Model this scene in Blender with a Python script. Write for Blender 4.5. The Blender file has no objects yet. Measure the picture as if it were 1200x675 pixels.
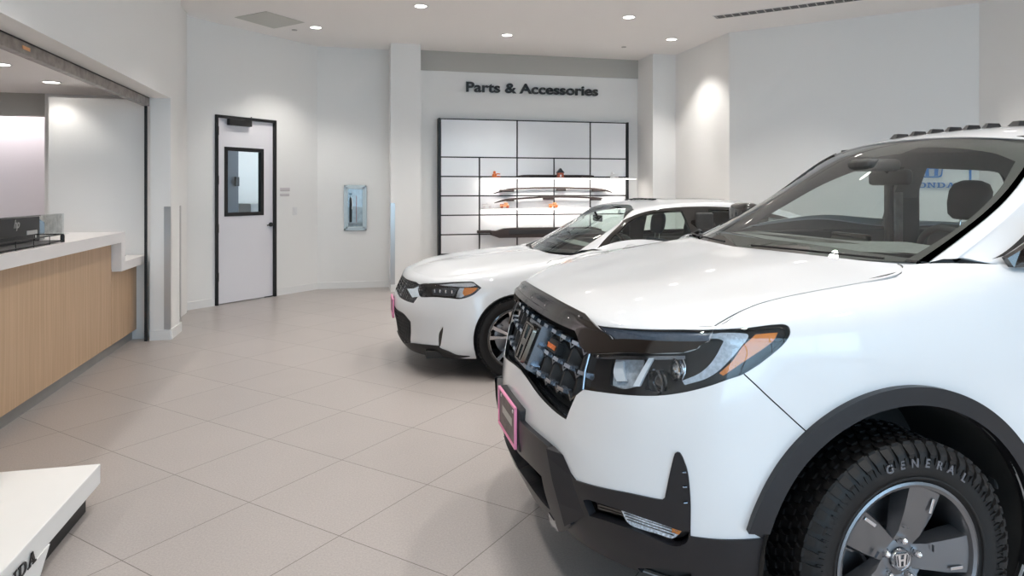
"""Car showroom: white pickup and white sedan before a parts display."""
import numpy as np
P_DOWN=78; P_OFF=24; P_COVE=12; P_SHELF=7; P_WASH=60; P_SKY=4.3; EXPO=0.55
def _spl(n):
    # matrix mapping n interpolated points -> n+2 uniform b-spline coefs (natural ends)
    A=np.zeros((n+2,n+2));
    for i in range(n): A[i,i]=1/6;A[i,i+1]=4/6;A[i,i+2]=1/6
    A[n,0]=1;A[n,1]=-2;A[n,2]=1;A[n+1,n-1]=1;A[n+1,n]=-2;A[n+1,n+1]=1
    return np.linalg.inv(A)[:,:n]
def _w(t,n):
    t=np.clip(t,0,n-1); i=np.minimum(t.astype(int),n-2); f=t-i
    return i,np.stack([(1-f)**3/6,(3*f**3-6*f**2+4)/6,(-3*f**3+3*f**2+3*f+1)/6,f**3/6],-1)
class Net:
    """smooth surface through a grid of points P[row][col] (car frame: x forward, y left, z up)"""
    def __init__(s,P):
        P=np.array(P,float); s.P=P; s.nr,s.nc=P.shape[:2]
        s.C=np.einsum('ri,cj,ijk->rck',_spl(s.nr),_spl(s.nc),P)
    def __call__(s,u,v):
        u=np.atleast_1d(np.asarray(u,float)); v=np.atleast_1d(np.asarray(v,float))
        i,wu=_w(u,s.nc); j,wv=_w(v,s.nr); r=np.zeros(u.shape+(3,))
        for a in range(4):
            for b in range(4): r+=(wv[...,a]*wu[...,b])[...,None]*s.C[j+a,i+b]
        return r
    def frame(s,u,v):
        e=1e-3; p=s(u,v); u=np.atleast_1d(u);v=np.atleast_1d(v)
        du=s(np.minimum(u+e,s.nc-1),v)-s(np.maximum(u-e,0),v); dv=s(u,np.minimum(v+e,s.nr-1))-s(u,np.maximum(v-e,0))
        n=np.cross(du,dv); n/=np.linalg.norm(n,axis=-1,keepdims=True)+1e-12
        return p,n
    def off(s,u,v,d):
        p,n=s.frame(u,v); return p+n*np.asarray(d).reshape(-1,1) if np.ndim(d) else p+n*d
import bpy, math, random, numpy as np
from mathutils import Vector, Matrix
from mathutils.geometry import delaunay_2d_cdt
PI=math.pi; R=math.radians
C=bpy.context.scene.collection
random.seed(7)

# ------------------------------------------------------------------ materials
M={}
def mat(name,col,rough=.5,metal=0,coat=0,ior=1.5,emit=None,estr=0,spec=.5,bump=None,noise=None):
    m=bpy.data.materials.new(name); m.use_nodes=True; nt=m.node_tree; b=nt.nodes['Principled BSDF']
    b.inputs['Base Color'].default_value=(*col,1); b.inputs['Roughness'].default_value=rough; b.inputs['Metallic'].default_value=metal
    b.inputs['Coat Weight'].default_value=coat; b.inputs['Coat Roughness'].default_value=.03; b.inputs['IOR'].default_value=ior
    b.inputs['Specular IOR Level'].default_value=spec
    if emit: b.inputs['Emission Color'].default_value=(*emit,1); b.inputs['Emission Strength'].default_value=estr
    tc=nt.nodes.new('ShaderNodeTexCoord')
    if noise:
        n=nt.nodes.new('ShaderNodeTexNoise'); n.inputs['Scale'].default_value=noise[0]; n.inputs['Detail'].default_value=4
        nt.links.new(tc.outputs['Object'],n.inputs['Vector'])
        mr=nt.nodes.new('ShaderNodeMapRange'); mr.inputs['From Min'].default_value=.3; mr.inputs['From Max'].default_value=.7
        mr.inputs['To Min'].default_value=1-noise[1]; mr.inputs['To Max'].default_value=1+noise[1]
        nt.links.new(n.outputs['Fac'],mr.inputs['Value'])
        mx=nt.nodes.new('ShaderNodeVectorMath'); mx.operation='SCALE'; mx.inputs[0].default_value=col
        nt.links.new(mr.outputs['Result'],mx.inputs['Scale']); nt.links.new(mx.outputs['Vector'],b.inputs['Base Color'])
    if bump:
        n=nt.nodes.new('ShaderNodeTexNoise'); n.inputs['Scale'].default_value=bump[0]; n.inputs['Detail'].default_value=3
        nt.links.new(tc.outputs['Object'],n.inputs['Vector'])
        bp=nt.nodes.new('ShaderNodeBump'); bp.inputs['Strength'].default_value=bump[1]; bp.inputs['Distance'].default_value=bump[2]
        nt.links.new(n.outputs['Fac'],bp.inputs['Height']); nt.links.new(bp.outputs['Normal'],b.inputs['Normal'])
    M[name]=m; return m
def glassmat(name,tint,refl=.04,rough=.0,extra=0):
    m=bpy.data.materials.new(name); m.use_nodes=True; nt=m.node_tree; nt.nodes.clear()
    out=nt.nodes.new('ShaderNodeOutputMaterial'); tr=nt.nodes.new('ShaderNodeBsdfTransparent'); tr.inputs['Color'].default_value=(*tint,1)
    gl=nt.nodes.new('ShaderNodeBsdfGlossy'); gl.inputs['Roughness'].default_value=rough; gl.inputs['Color'].default_value=(1,1,1,1)
    fr=nt.nodes.new('ShaderNodeFresnel'); fr.inputs['IOR'].default_value=1.5
    ge=nt.nodes.new('ShaderNodeNewGeometry'); mi=nt.nodes.new('ShaderNodeMapRange'); mi.inputs['To Min'].default_value=1.5; mi.inputs['To Max'].default_value=1/1.5
    nt.links.new(ge.outputs['Backfacing'],mi.inputs['Value']); nt.links.new(mi.outputs['Result'],fr.inputs['IOR'])
    ma=nt.nodes.new('ShaderNodeMath'); ma.operation='ADD'; ma.inputs[1].default_value=extra
    mx=nt.nodes.new('ShaderNodeMixShader'); nt.links.new(fr.outputs[0],ma.inputs[0]); nt.links.new(ma.outputs[0],mx.inputs[0])
    nt.links.new(tr.outputs[0],mx.inputs[1]); nt.links.new(gl.outputs[0],mx.inputs[2]); nt.links.new(mx.outputs[0],out.inputs[0])
    M[name]=m; return m
mat('wall',(.86,.855,.84),.7,bump=(180,.04,.001))
mat('wall_taupe',(.47,.46,.43),.7,bump=(180,.04,.001))
mat('ceiling',(.92,.895,.875),.85,bump=(160,.04,.001))
mat('ceiling_panel',(.60,.60,.565),.8,bump=(160,.04,.001))
mat('wall_lilac',(.66,.62,.64),.7,bump=(180,.04,.001))
mat('base_white',(.83,.83,.82),.45)
mat('door_white',(.80,.79,.83),.35,bump=(90,.03,.0006))
mat('black_satin',(.008,.008,.009),.45,noise=(8,.15))
mat('black_plastic',(.018,.018,.02),.5,bump=(500,.15,.0006))
mat('cladding',(.014,.0135,.016),.34,spec=.38,bump=(700,.18,.0004))
mat('gloss_black',(.012,.010,.009),.06,coat=1)
mat('garnish_black',(.014,.010,.008),.14,coat=.25)
mat('white_paint',(.68,.70,.725),.32,coat=1,noise=(3,.01))
mat('steel',(.55,.54,.53),.32,metal=1,bump=(60,.05,.0005))
mat('steel_dark',(.36,.33,.31),.45,metal=1,noise=(14,.25))
mat('steel_kick',(.33,.325,.31),.35,metal=.3,noise=(6,.08))
mat('steel_frame',(.48,.49,.47),.38,metal=.7)
mat('lens_dark',(.012,.012,.013),.3,spec=.3)
mat('fog_glitter',(.72,.75,.80),.3,metal=.1,noise=(160,.45))
mat('chrome',(.78,.78,.80),.08,metal=1)
mat('grille_tab',(.40,.46,.55),.22,metal=.9)
mat('lamp_soft',(.52,.57,.62),.25,coat=.5,noise=(70,.25))
mat('emblem_metal',(.20,.175,.145),.22,metal=1)
mat('dark_chrome',(.22,.24,.27),.14,metal=1)
mat('grille_metal',(.17,.19,.22),.22,metal=.85)
mat('solid_surface',(.84,.81,.80),.35,noise=(5,.01))
mat('plinth_white',(.84,.84,.83),.4,noise=(5,.01))
mat('rubber',(.007,.0066,.007),.55,spec=.35,bump=(300,.12,.0006))
mat('rim_grey',(.20,.205,.22),.28,metal=.9,bump=(300,.03,.0003))
mat('rim_bright',(.65,.65,.67),.2,metal=1)
mat('disc',(.38,.38,.40),.35,metal=1)
mat('amber',(.62,.19,.015),.25,coat=.6,noise=(120,.15))
mat('lamp_silver',(.75,.78,.82),.15,metal=.9)
mat('lamp_white',(.82,.86,.90),.25,coat=.5)
mat('drl',(.42,.48,.55),.25,coat=1,noise=(90,.2))
mat('drl_dark',(.085,.115,.16),.2,coat=.6,noise=(90,.15))
mat('drl_pale',(.62,.72,.80),.2,coat=1,noise=(90,.1))
mat('interior_grey',(.055,.055,.055),.6,noise=(40,.1))
mat('interior_mid',(.24,.245,.235),.75,noise=(60,.1))
mat('headliner',(.17,.155,.15),.85,noise=(60,.1))
mat('seat_black',(.022,.023,.025),.6,bump=(120,.2,.001))
mat('seat_blue',(.03,.05,.09),.6,bump=(120,.2,.001))
mat('cowl_dark',(.05,.045,.04),.5)
mat('blue',(.03,.22,.62),.35,coat=.3)
mat('ink',(.008,.008,.009),.4)
mat('pink',(.85,.30,.50),.35)
mat('plate_card',(.12,.10,.095),.5,noise=(25,.3))
mat('orange',(.80,.20,.05),.45,noise=(30,.15))
mat('orange_pale',(.85,.45,.22),.5,noise=(30,.15))
mat('brick_red',(.45,.10,.05),.5,noise=(30,.15))
mat('white_plastic',(.80,.80,.80),.4,noise=(20,.02))
mat('rail_brown',(.035,.024,.022),.5,bump=(100,.05,.0005))
mat('panel_white',(.83,.84,.86),.3,coat=.2,noise=(4,.01))
mat('paper',(.8,.8,.78),.6,noise=(30,.05))
mat('marble',(.58,.56,.54),.3,noise=(22,.45))
mat('lamp_emit',(1,1,1),.5,emit=(1,.95,.88),estr=9)
mat('led_emit',(1,1,1),.5,emit=(1,.95,.90),estr=5)
mat('letter_grey',(.13,.13,.145),.6)
mat('taupe_plate',(.45,.43,.42),.5)
mat('tail_red',(.45,.01,.01),.12,coat=1)
mat('rear_dark',(.02,.02,.02),.8)
mat('outdoor_ground',(.42,.42,.41),.9,noise=(1.5,.1))
mat('ext_red',(.35,.03,.02),.35)
mat('niche_grey',(.48,.50,.52),.4,noise=(15,.2))
mat('office_blue',(.13,.15,.18),.6)
glassmat('ws_glass',(.74,.80,.785),extra=.02)
glassmat('side_glass',(.78,.84,.84),extra=.0)
glassmat('civ_glass',(.80,.89,.86),extra=.02)
glassmat('clear_glass',(.93,.95,.95))
glassmat('lens_glass',(.90,.92,.94),extra=.0)
glassmat('acrylic',(.9,.92,.92),extra=.05)
def wood():
    m=mat('oak_veneer',(.62,.44,.28),.45); nt=m.node_tree; b=nt.nodes['Principled BSDF']
    tc=nt.nodes.new('ShaderNodeTexCoord'); mp=nt.nodes.new('ShaderNodeMapping'); mp.inputs['Scale'].default_value=(30,22,.6)
    n=nt.nodes.new('ShaderNodeTexNoise'); n.inputs['Scale'].default_value=2.2; n.inputs['Detail'].default_value=5
    cr=nt.nodes.new('ShaderNodeValToRGB'); cr.color_ramp.elements[0].color=(.50,.33,.195,1); cr.color_ramp.elements[1].color=(.62,.43,.275,1)
    cr.color_ramp.elements[0].position=.3; cr.color_ramp.elements[1].position=.7
    nt.links.new(tc.outputs['Object'],mp.inputs[0]); nt.links.new(mp.outputs[0],n.inputs['Vector']); nt.links.new(n.outputs['Fac'],cr.inputs[0]); nt.links.new(cr.outputs[0],b.inputs['Base Color'])
wood()
def tiles():
    m=mat('floor_tile',(.5,.46,.43),.3); nt=m.node_tree; b=nt.nodes['Principled BSDF']
    tc=nt.nodes.new('ShaderNodeTexCoord'); comb=nt.nodes.new('ShaderNodeCombineXYZ'); k=.70711/.603
    for i,(vec,o) in enumerate((((k,k,0),-.519),((-k,k,0),-.631))):
        d=nt.nodes.new('ShaderNodeVectorMath'); d.operation='DOT_PRODUCT'; d.inputs[1].default_value=vec
        nt.links.new(tc.outputs['Object'],d.inputs[0])
        a=nt.nodes.new('ShaderNodeMath'); a.operation='ADD'; a.inputs[1].default_value=o+60; nt.links.new(d.outputs['Value'],a.inputs[0]); nt.links.new(a.outputs[0],comb.inputs[i])
    br=nt.nodes.new('ShaderNodeTexBrick'); br.offset=0; br.squash=1
    for nme,v in (('Scale',1),('Mortar Size',.0038),('Mortar Smooth',.1),('Bias',0),('Brick Width',1),('Row Height',1)): br.inputs[nme].default_value=v
    br.inputs['Color1'].default_value=(.385,.352,.335,1); br.inputs['Color2'].default_value=(.405,.370,.352,1); br.inputs['Mortar'].default_value=(.15,.13,.115,1)
    nt.links.new(comb.outputs[0],br.inputs['Vector'])
    n=nt.nodes.new('ShaderNodeTexNoise'); n.inputs['Scale'].default_value=110; n.inputs['Detail'].default_value=5; n.inputs['Roughness'].default_value=.8; nt.links.new(tc.outputs['Object'],n.inputs['Vector'])
    mr=nt.nodes.new('ShaderNodeMapRange'); mr.inputs['From Min'].default_value=.3; mr.inputs['From Max'].default_value=.7; mr.inputs['To Min'].default_value=.80; mr.inputs['To Max'].default_value=1.18
    nt.links.new(n.outputs['Fac'],mr.inputs['Value'])
    n2=nt.nodes.new('ShaderNodeTexNoise'); n2.inputs['Scale'].default_value=2.2; n2.inputs['Detail'].default_value=3; nt.links.new(tc.outputs['Object'],n2.inputs['Vector'])
    m2=nt.nodes.new('ShaderNodeMapRange'); m2.inputs['To Min'].default_value=.95; m2.inputs['To Max'].default_value=1.05; nt.links.new(n2.outputs['Fac'],m2.inputs['Value'])
    mm=nt.nodes.new('ShaderNodeMath'); mm.operation='MULTIPLY'; nt.links.new(mr.outputs[0],mm.inputs[0]); nt.links.new(m2.outputs[0],mm.inputs[1])
    sc=nt.nodes.new('ShaderNodeVectorMath'); sc.operation='SCALE'; nt.links.new(br.outputs['Color'],sc.inputs[0]); nt.links.new(mm.outputs[0],sc.inputs['Scale']); nt.links.new(sc.outputs['Vector'],b.inputs['Base Color'])
    b.inputs['Roughness'].default_value=.34
    bp=nt.nodes.new('ShaderNodeBump'); bp.inputs['Strength'].default_value=.25; bp.inputs['Distance'].default_value=.002; bp.invert=True
    nt.links.new(br.outputs['Fac'],bp.inputs['Height']); nt.links.new(bp.outputs[0],b.inputs['Normal'])
tiles()

# ------------------------------------------------------------------ object helpers
def mesh(name,V,F,m,parent=None,smooth=False,normals=None,auto=None):
    me=bpy.data.meshes.new(name); me.from_pydata([tuple(map(float,v)) for v in V],[],F)
    ms=m if isinstance(m,(list,tuple)) else [m]
    for k in ms: me.materials.append(M[k])
    if smooth or normals is not None: me.polygons.foreach_set('use_smooth',[True]*len(F))
    if normals is not None: me.normals_split_custom_set_from_vertices([tuple(map(float,n)) for n in normals])
    elif auto: me.set_sharp_from_angle(angle=R(auto))
    me.update()
    o=bpy.data.objects.new(name,me); C.objects.link(o)
    if parent is not None: o.parent=parent
    return o
class MB:
    """collects shapes into ONE mesh"""
    def __init__(s): s.V=[];s.F=[]
    def add(s,V,F): n=len(s.V); s.V+= [tuple(v) for v in V]; s.F+=[tuple(i+n for i in f) for f in F]; return s
    def box(s,x0,x1,y0,y1,z0,z1,bev=0):
        if bev<=0:
            return s.add([(x,y,z) for x in (x0,x1) for y in (y0,y1) for z in (z0,z1)],[(0,1,3,2),(4,6,7,5),(0,4,5,1),(2,3,7,6),(0,2,6,4),(1,5,7,3)])
        b=min(bev,abs(x1-x0)*.45,abs(y1-y0)*.45,abs(z1-z0)*.45)
        import bmesh
        bm=bmesh.new(); g=bmesh.ops.create_cube(bm,size=1)
        for v in bm.verts: v.co=Vector((x0+(x1-x0)*(v.co.x+.5),y0+(y1-y0)*(v.co.y+.5),z0+(z1-z0)*(v.co.z+.5)))
        bmesh.ops.bevel(bm,geom=bm.edges[:],offset=b,segments=2,affect='EDGES',profile=.5)
        bm.verts.index_update(); s.add([v.co[:] for v in bm.verts],[[v.index for v in f.verts] for f in bm.faces]); bm.free(); return s
    def prism(s,poly,vec,bev=0):
        """poly: 3D points (planar, ccw as seen against vec), extruded by vec"""
        n=len(poly); v=Vector(vec); P=[Vector(p) for p in poly]
        return s.add(P+[p+v for p in P],[tuple(range(n))[::-1],tuple(range(n,2*n))]+[(i,(i+1)%n,(i+1)%n+n,i+n) for i in range(n)])
    def tube(s,pts,r,n=8,cap=True,closed=False,squash=None):
        P=[Vector(p) for p in pts]; k=len(P); V=[];F=[]
        rr=r if isinstance(r,(list,tuple)) else [r]*k
        up=None
        for i,p in enumerate(P):
            if closed: t=(P[(i+1)%k]-P[i-1])
            else: t=P[min(i+1,k-1)]-P[max(i-1,0)]
            t.normalize()
            if up is None: up=Vector((0,0,1)) if abs(t.z)<.9 else Vector((1,0,0))
            a=t.cross(up).normalized(); up=a.cross(t).normalized()
            for j in range(n):
                an=2*PI*j/n+PI/n; V.append(p+a*math.cos(an)*rr[i]*(squash or 1)+up*math.sin(an)*rr[i])
        m=k if closed else k-1
        for i in range(m):
            for j in range(n): F.append((i*n+j,i*n+(j+1)%n,((i+1)%k)*n+(j+1)%n,((i+1)%k)*n+j))
        if cap and not closed: F+= [tuple(range(n))[::-1],tuple(range((k-1)*n,k*n))]
        return s.add(V,F)
    def lathe(s,prof,axis='z',c=(0,0,0),n=32,closed=False,a0=0,a1=2*PI):
        """prof: (radius, height) pairs"""
        full=abs(a1-a0-2*PI)<1e-6; m=n if full else n+1; V=[];F=[];k=len(prof)
        for i in range(m):
            a=a0+(a1-a0)*i/n; ca,sa=math.cos(a),math.sin(a)
            for r,h in prof:
                p=(r*ca,r*sa,h) if axis=='z' else ((r*ca,h,r*sa) if axis=='y' else (h,r*ca,r*sa))
                V.append((p[0]+c[0],p[1]+c[1],p[2]+c[2]))
        for i in range(n):
            i2=(i+1)%m
            for j in range(k if closed else k-1): F.append((i*k+j,i2*k+j,i2*k+(j+1)%k,i*k+(j+1)%k))
        return s.add(V,F)
    def xf(s,mt,start=0): s.V[start:]=[tuple(mt@Vector(v)) for v in s.V[start:]]; return s
    def build(s,name,m,parent=None,smooth=False,auto=None): 
        return mesh(name,s.V,s.F,m,parent,smooth or bool(auto),None,auto)
def empty(name,loc=(0,0,0),rz=0,parent=None):
    o=bpy.data.objects.new(name,None); o.location=loc; o.rotation_euler=(0,0,rz); C.objects.link(o); o.empty_display_size=.1
    if parent is not None: o.parent=parent
    return o
def tag(o,label,cat,group=None,kind=None):
    if label: o['label']=label
    if cat: o['category']=cat
    if group: o['group']=group
    if kind: o['kind']=kind
    return o
def struct(o,label=None,cat=None): 
    o['kind']='structure'
    if label: o['label']=label
    if cat: o['category']=cat
    return o
def copy_tree(o,parent=None):
    c=o.copy(); C.objects.link(c)
    if parent is not None: c.parent=parent; c.matrix_parent_inverse=o.matrix_parent_inverse.copy()
    for ch in [x for x in list(C.objects) if x.parent==o]: copy_tree(ch,c)
    return c
def text(name,s,size,depth,m,parent=None,loc=(0,0,0),rot=(PI/2,0,0),bold=0,shear=0,width=None,align='LEFT',space=1):
    cu=bpy.data.curves.new(name,'FONT'); cu.body=s; cu.size=size; cu.extrude=depth/2; cu.offset=bold; cu.shear=shear; cu.align_x=align; cu.space_character=space
    o=bpy.data.objects.new(name+'_tmp',cu); C.objects.link(o); bpy.context.view_layer.update()
    me=bpy.data.meshes.new_from_object(o.evaluated_get(bpy.context.evaluated_depsgraph_get())); bpy.data.objects.remove(o); 
    if width:
        xs=[v.co.x for v in me.vertices]; x0,x1=min(xs),max(xs); k=width/(x1-x0)
        for v in me.vertices: v.co.x=(v.co.x-x0)*k
    me.materials.clear(); me.materials.append(M[m]); ob=bpy.data.objects.new(name,me); C.objects.link(ob)
    ob.location=loc; ob.rotation_euler=rot
    if parent is not None: ob.parent=parent
    return ob
# slab-serif capitals, unit cap height, as lists of convex quads/polygons in (x,y)
def slab(ch):
    s=.2; e=.13
    if ch=='H': w=1.15; return w,[[(0,0),(.48,0),(.48,e),(0,e)],[(0,1-e),(.48,1-e),(.48,1),(0,1)],[(w-.48,0),(w,0),(w,e),(w-.48,e)],[(w-.48,1-e),(w,1-e),(w,1),(w-.48,1)],[(.12,0),(.36,0),(.36,1),(.12,1)],[(w-.36,0),(w-.12,0),(w-.12,1),(w-.36,1)],[(.3,.42),(w-.3,.42),(w-.3,.58),(.3,.58)]]
    if ch=='N': w=1.2; return w,[[(0,0),(.44,0),(.44,e),(0,e)],[(0,1-e),(.3,1-e),(.36,1),(0,1)],[(.14,0),(.30,0),(.30,1),(.14,1)],[(w-.44,1-e),(w,1-e),(w,1),(w-.44,1)],[(w-.30,0),(w-.14,0),(w-.14,1),(w-.30,1)],[(.14,1),(w-.30,0),(w-.14,0),(.40,1)]]
    if ch=='A': w=1.2; return w,[[(0,0),(.42,0),(.42,e),(0,e)],[(w-.5,0),(w,0),(w,e),(w-.5,e)],[(.12,0),(.28,0),(.66,1),(.48,1)],[(w-.40,0),(w-.12,0),(.74,1),(.46,1)],[(.3,.26),(w-.3,.26),(w-.34,.38),(.34,.38)]]
    n=24; P=[]
    if ch=='O':
        w=1.12
        for i in range(n):
            a,b=2*PI*i/n,2*PI*(i+1)/n; f=lambda t,kx,ky:(w/2+w/2*kx*math.copysign(abs(math.cos(t))**.8,math.cos(t)),.5+.5*ky*math.copysign(abs(math.sin(t))**.8,math.sin(t)))
            P.append([f(a,1,1),f(b,1,1),f(b,.55,.74),f(a,.55,.74)])
        return w,P
    if ch=='D':
        w=1.12; P=[[(0,0),(.45,0),(.45,e),(0,e)],[(0,1-e),(.45,1-e),(.45,1),(0,1)],[(.14,0),(.38,0),(.38,1),(.14,1)]]
        for i in range(12):
            a,b=-PI/2+PI*i/12,-PI/2+PI*(i+1)/12; f=lambda t,kx,ky:(.42+(w-.42)*kx*abs(math.cos(t))**.8,.5+.5*ky*math.copysign(abs(math.sin(t))**.8,math.sin(t)))
            P.append([f(a,1,1),f(b,1,1),f(b,.64,.74),f(a,.64,.74)])
        return w,P
def slab_text(name,s,h,depth,m,origin,xdir,ydir,width=None,parent=None):
    """text laid out from origin along xdir (right) and ydir (up); raised by depth"""
    X=Vector(xdir).normalized();Y=Vector(ydir).normalized();N=X.cross(Y); gap=.14
    tot=sum(slab(c)[0] for c in s)+gap*(len(s)-1); k=(width/tot) if width else h
    mb=MB(); x=0; O_=Vector(origin)
    for c in s:
        w,P=slab(c)
        for p in P: 
            q=[O_+X*((x+a)*k)+Y*(b*h) for a,b in p]
            if sum((q[i]-q[0]).cross(q[(i+1)%len(q)]-q[0]).dot(N) for i in range(len(q)))<0: q=q[::-1]
            mb.prism(q,N*depth)
        x+=w+gap
    return mb.build(name,m,parent)
def h_emblem(name,w,h,m,parent,place,d=.008,n=18):
    """rounded-trapezoid badge with an H, drawn in (a,b) = right,up and mapped by place(a,b,c)"""
    def outline(k,kw=1):
        P=[]
        cor=[(-.40,-.5),(.40,-.5),(.5,.5),(-.5,.5)]
        for i,(a,b) in enumerate(cor):
            p0=Vector(cor[i-1]+(0,))if 0 else Vector((*cor[i-1],0)); p1=Vector((a,b,0)); p2=Vector((*cor[(i+1)%4],0)); r=.16
            d0=(p0-p1).normalized()*r; d2=(p2-p1).normalized()*r
            for t in (0,.25,.5,.75,1): q=(p1+d0)*(1-t)**2+p1*2*t*(1-t)+(p1+d2)*t*t; P.append((q.x*k*w,q.y*k*h))
        return P
    mb=MB(); o=outline(1); i_=outline(.88); nn=len(o)
    V=[place(a,b,0) for a,b in o]+[place(a,b,d) for a,b in outline(.97)]+[place(a,b,d) for a,b in i_]+[place(a,b,0) for a,b in i_]
    F=[]
    for r_ in range(3):
        for j in range(nn): F.append((r_*nn+j,r_*nn+(j+1)%nn,(r_+1)*nn+(j+1)%nn,(r_+1)*nn+j))
    mb.add(V,F)
    def bar(ps):
        k=len(ps); V=[place(a*w,b*h,0) for a,b in ps]+[place(a*w,b*h,d) for a,b in ps]
        mb.add(V,[tuple(range(k,2*k))]+[(q,(q+1)%k,(q+1)%k+k,q+k) for q in range(k)])
    bar([(-.24,-.42),(-.10,-.42),(-.115,0),(-.15,.42),(-.34,.42),(-.27,0)][::1])
    bar([(.10,-.42),(.24,-.42),(.27,0),(.34,.42),(.15,.42),(.115,0)])
    bar([(-.13,-.08),(.13,-.08),(.13,.08),(-.13,.08)])
    return mb.build(name,m,parent,auto=35)

# ------------------------------------------------------------------ regions cut out of smooth car surfaces
CORNER={}
def smooth_poly(P,step=.09,sx=1.,sy=1.,corner=50,closed=True):
    corner=CORNER.get(id(P),corner)
    P=[np.array(p,float) for p in P]; n=len(P); out=[]
    def turn(i):
        a=(P[i]-P[i-1])*(sx,sy) if (closed or i>0) else None; b=(P[(i+1)%n]-P[i])*(sx,sy)
        la,lb=np.hypot(*a),np.hypot(*b)
        if la<1e-9 or lb<1e-9: return 180
        return math.degrees(math.acos(max(-1,min(1,float(a@b)/(la*lb)))))
    cor=[(not closed and i in (0,n-1)) or turn(i)>corner for i in range(n)]
    for i in range(n if closed else n-1):
        p1,p2=P[i],P[(i+1)%n]; p0=p1-(p2-p1) if cor[i] else P[i-1]; p3=p2+(p2-p1) if cor[(i+1)%n] else P[(i+2)%n]
        L=float(np.hypot(*((p2-p1)))); k=max(1,int(math.ceil(L/step)))
        t1=(p2-p0)*.5; t2=(p3-p1)*.5
        l0=np.hypot(*(p1-p0))+1e-9; l3=np.hypot(*(p3-p2))+1e-9
        t1=t1*min(1,2*L/(L+l0)); t2=t2*min(1,2*L/(L+l3))
        for q in range(k):
            t=q/k; h=2*t**3-3*t*t+1; g=-2*t**3+3*t*t; out.append(p1*h+p2*g+t1*(t**3-2*t*t+t)+t2*(t**3-t*t))
    if not closed: out.append(P[-1])
    return out
def inside(poly,X,Y):
    P=np.array(poly); r=np.zeros(X.shape,bool); x1,y1=P[:,0],P[:,1]; x2,y2=np.roll(x1,-1),np.roll(y1,-1)
    for a,b,c,d in zip(x1,y1,x2,y2):
        if b==d: continue
        k=((b>Y)!=(d>Y))&(X<(c-a)*(Y-b)/(d-b)+a); r^=k
    return r
def ribbon(net,line,w):
    """thin closed strip around a line in (u,v), w metres wide"""
    L=smooth_poly(line,.12,closed=False); L=np.array(L); p=net(L[:,0],L[:,1]); a=[];b=[]
    for i in range(len(L)):
        t=L[min(i+1,len(L)-1)]-L[max(i-1,0)]
        e=1e-3; du=(net([L[i,0]+e],[L[i,1]])-net([L[i,0]-e],[L[i,1]]))[0]/(2*e); dv=(net([L[i,0]],[L[i,1]+e])-net([L[i,0]],[L[i,1]-e]))[0]/(2*e)
        if L[i,1]<e: dv=(net([L[i,0]],[L[i,1]+2*e])-net([L[i,0]],[L[i,1]]))[0]/(2*e)
        T=du*t[0]+dv*t[1]; G=np.array([[du@du,du@dv],[du@dv,dv@dv]]); rhs=np.array([-t[1],t[0]]); 
        q=np.linalg.solve(G,rhs); Q=du*q[0]+dv*q[1]; q=q/np.linalg.norm(Q)*w/2
        a.append(L[i]+q); b.append(L[i]-q)
    return a+b[::-1]
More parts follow.
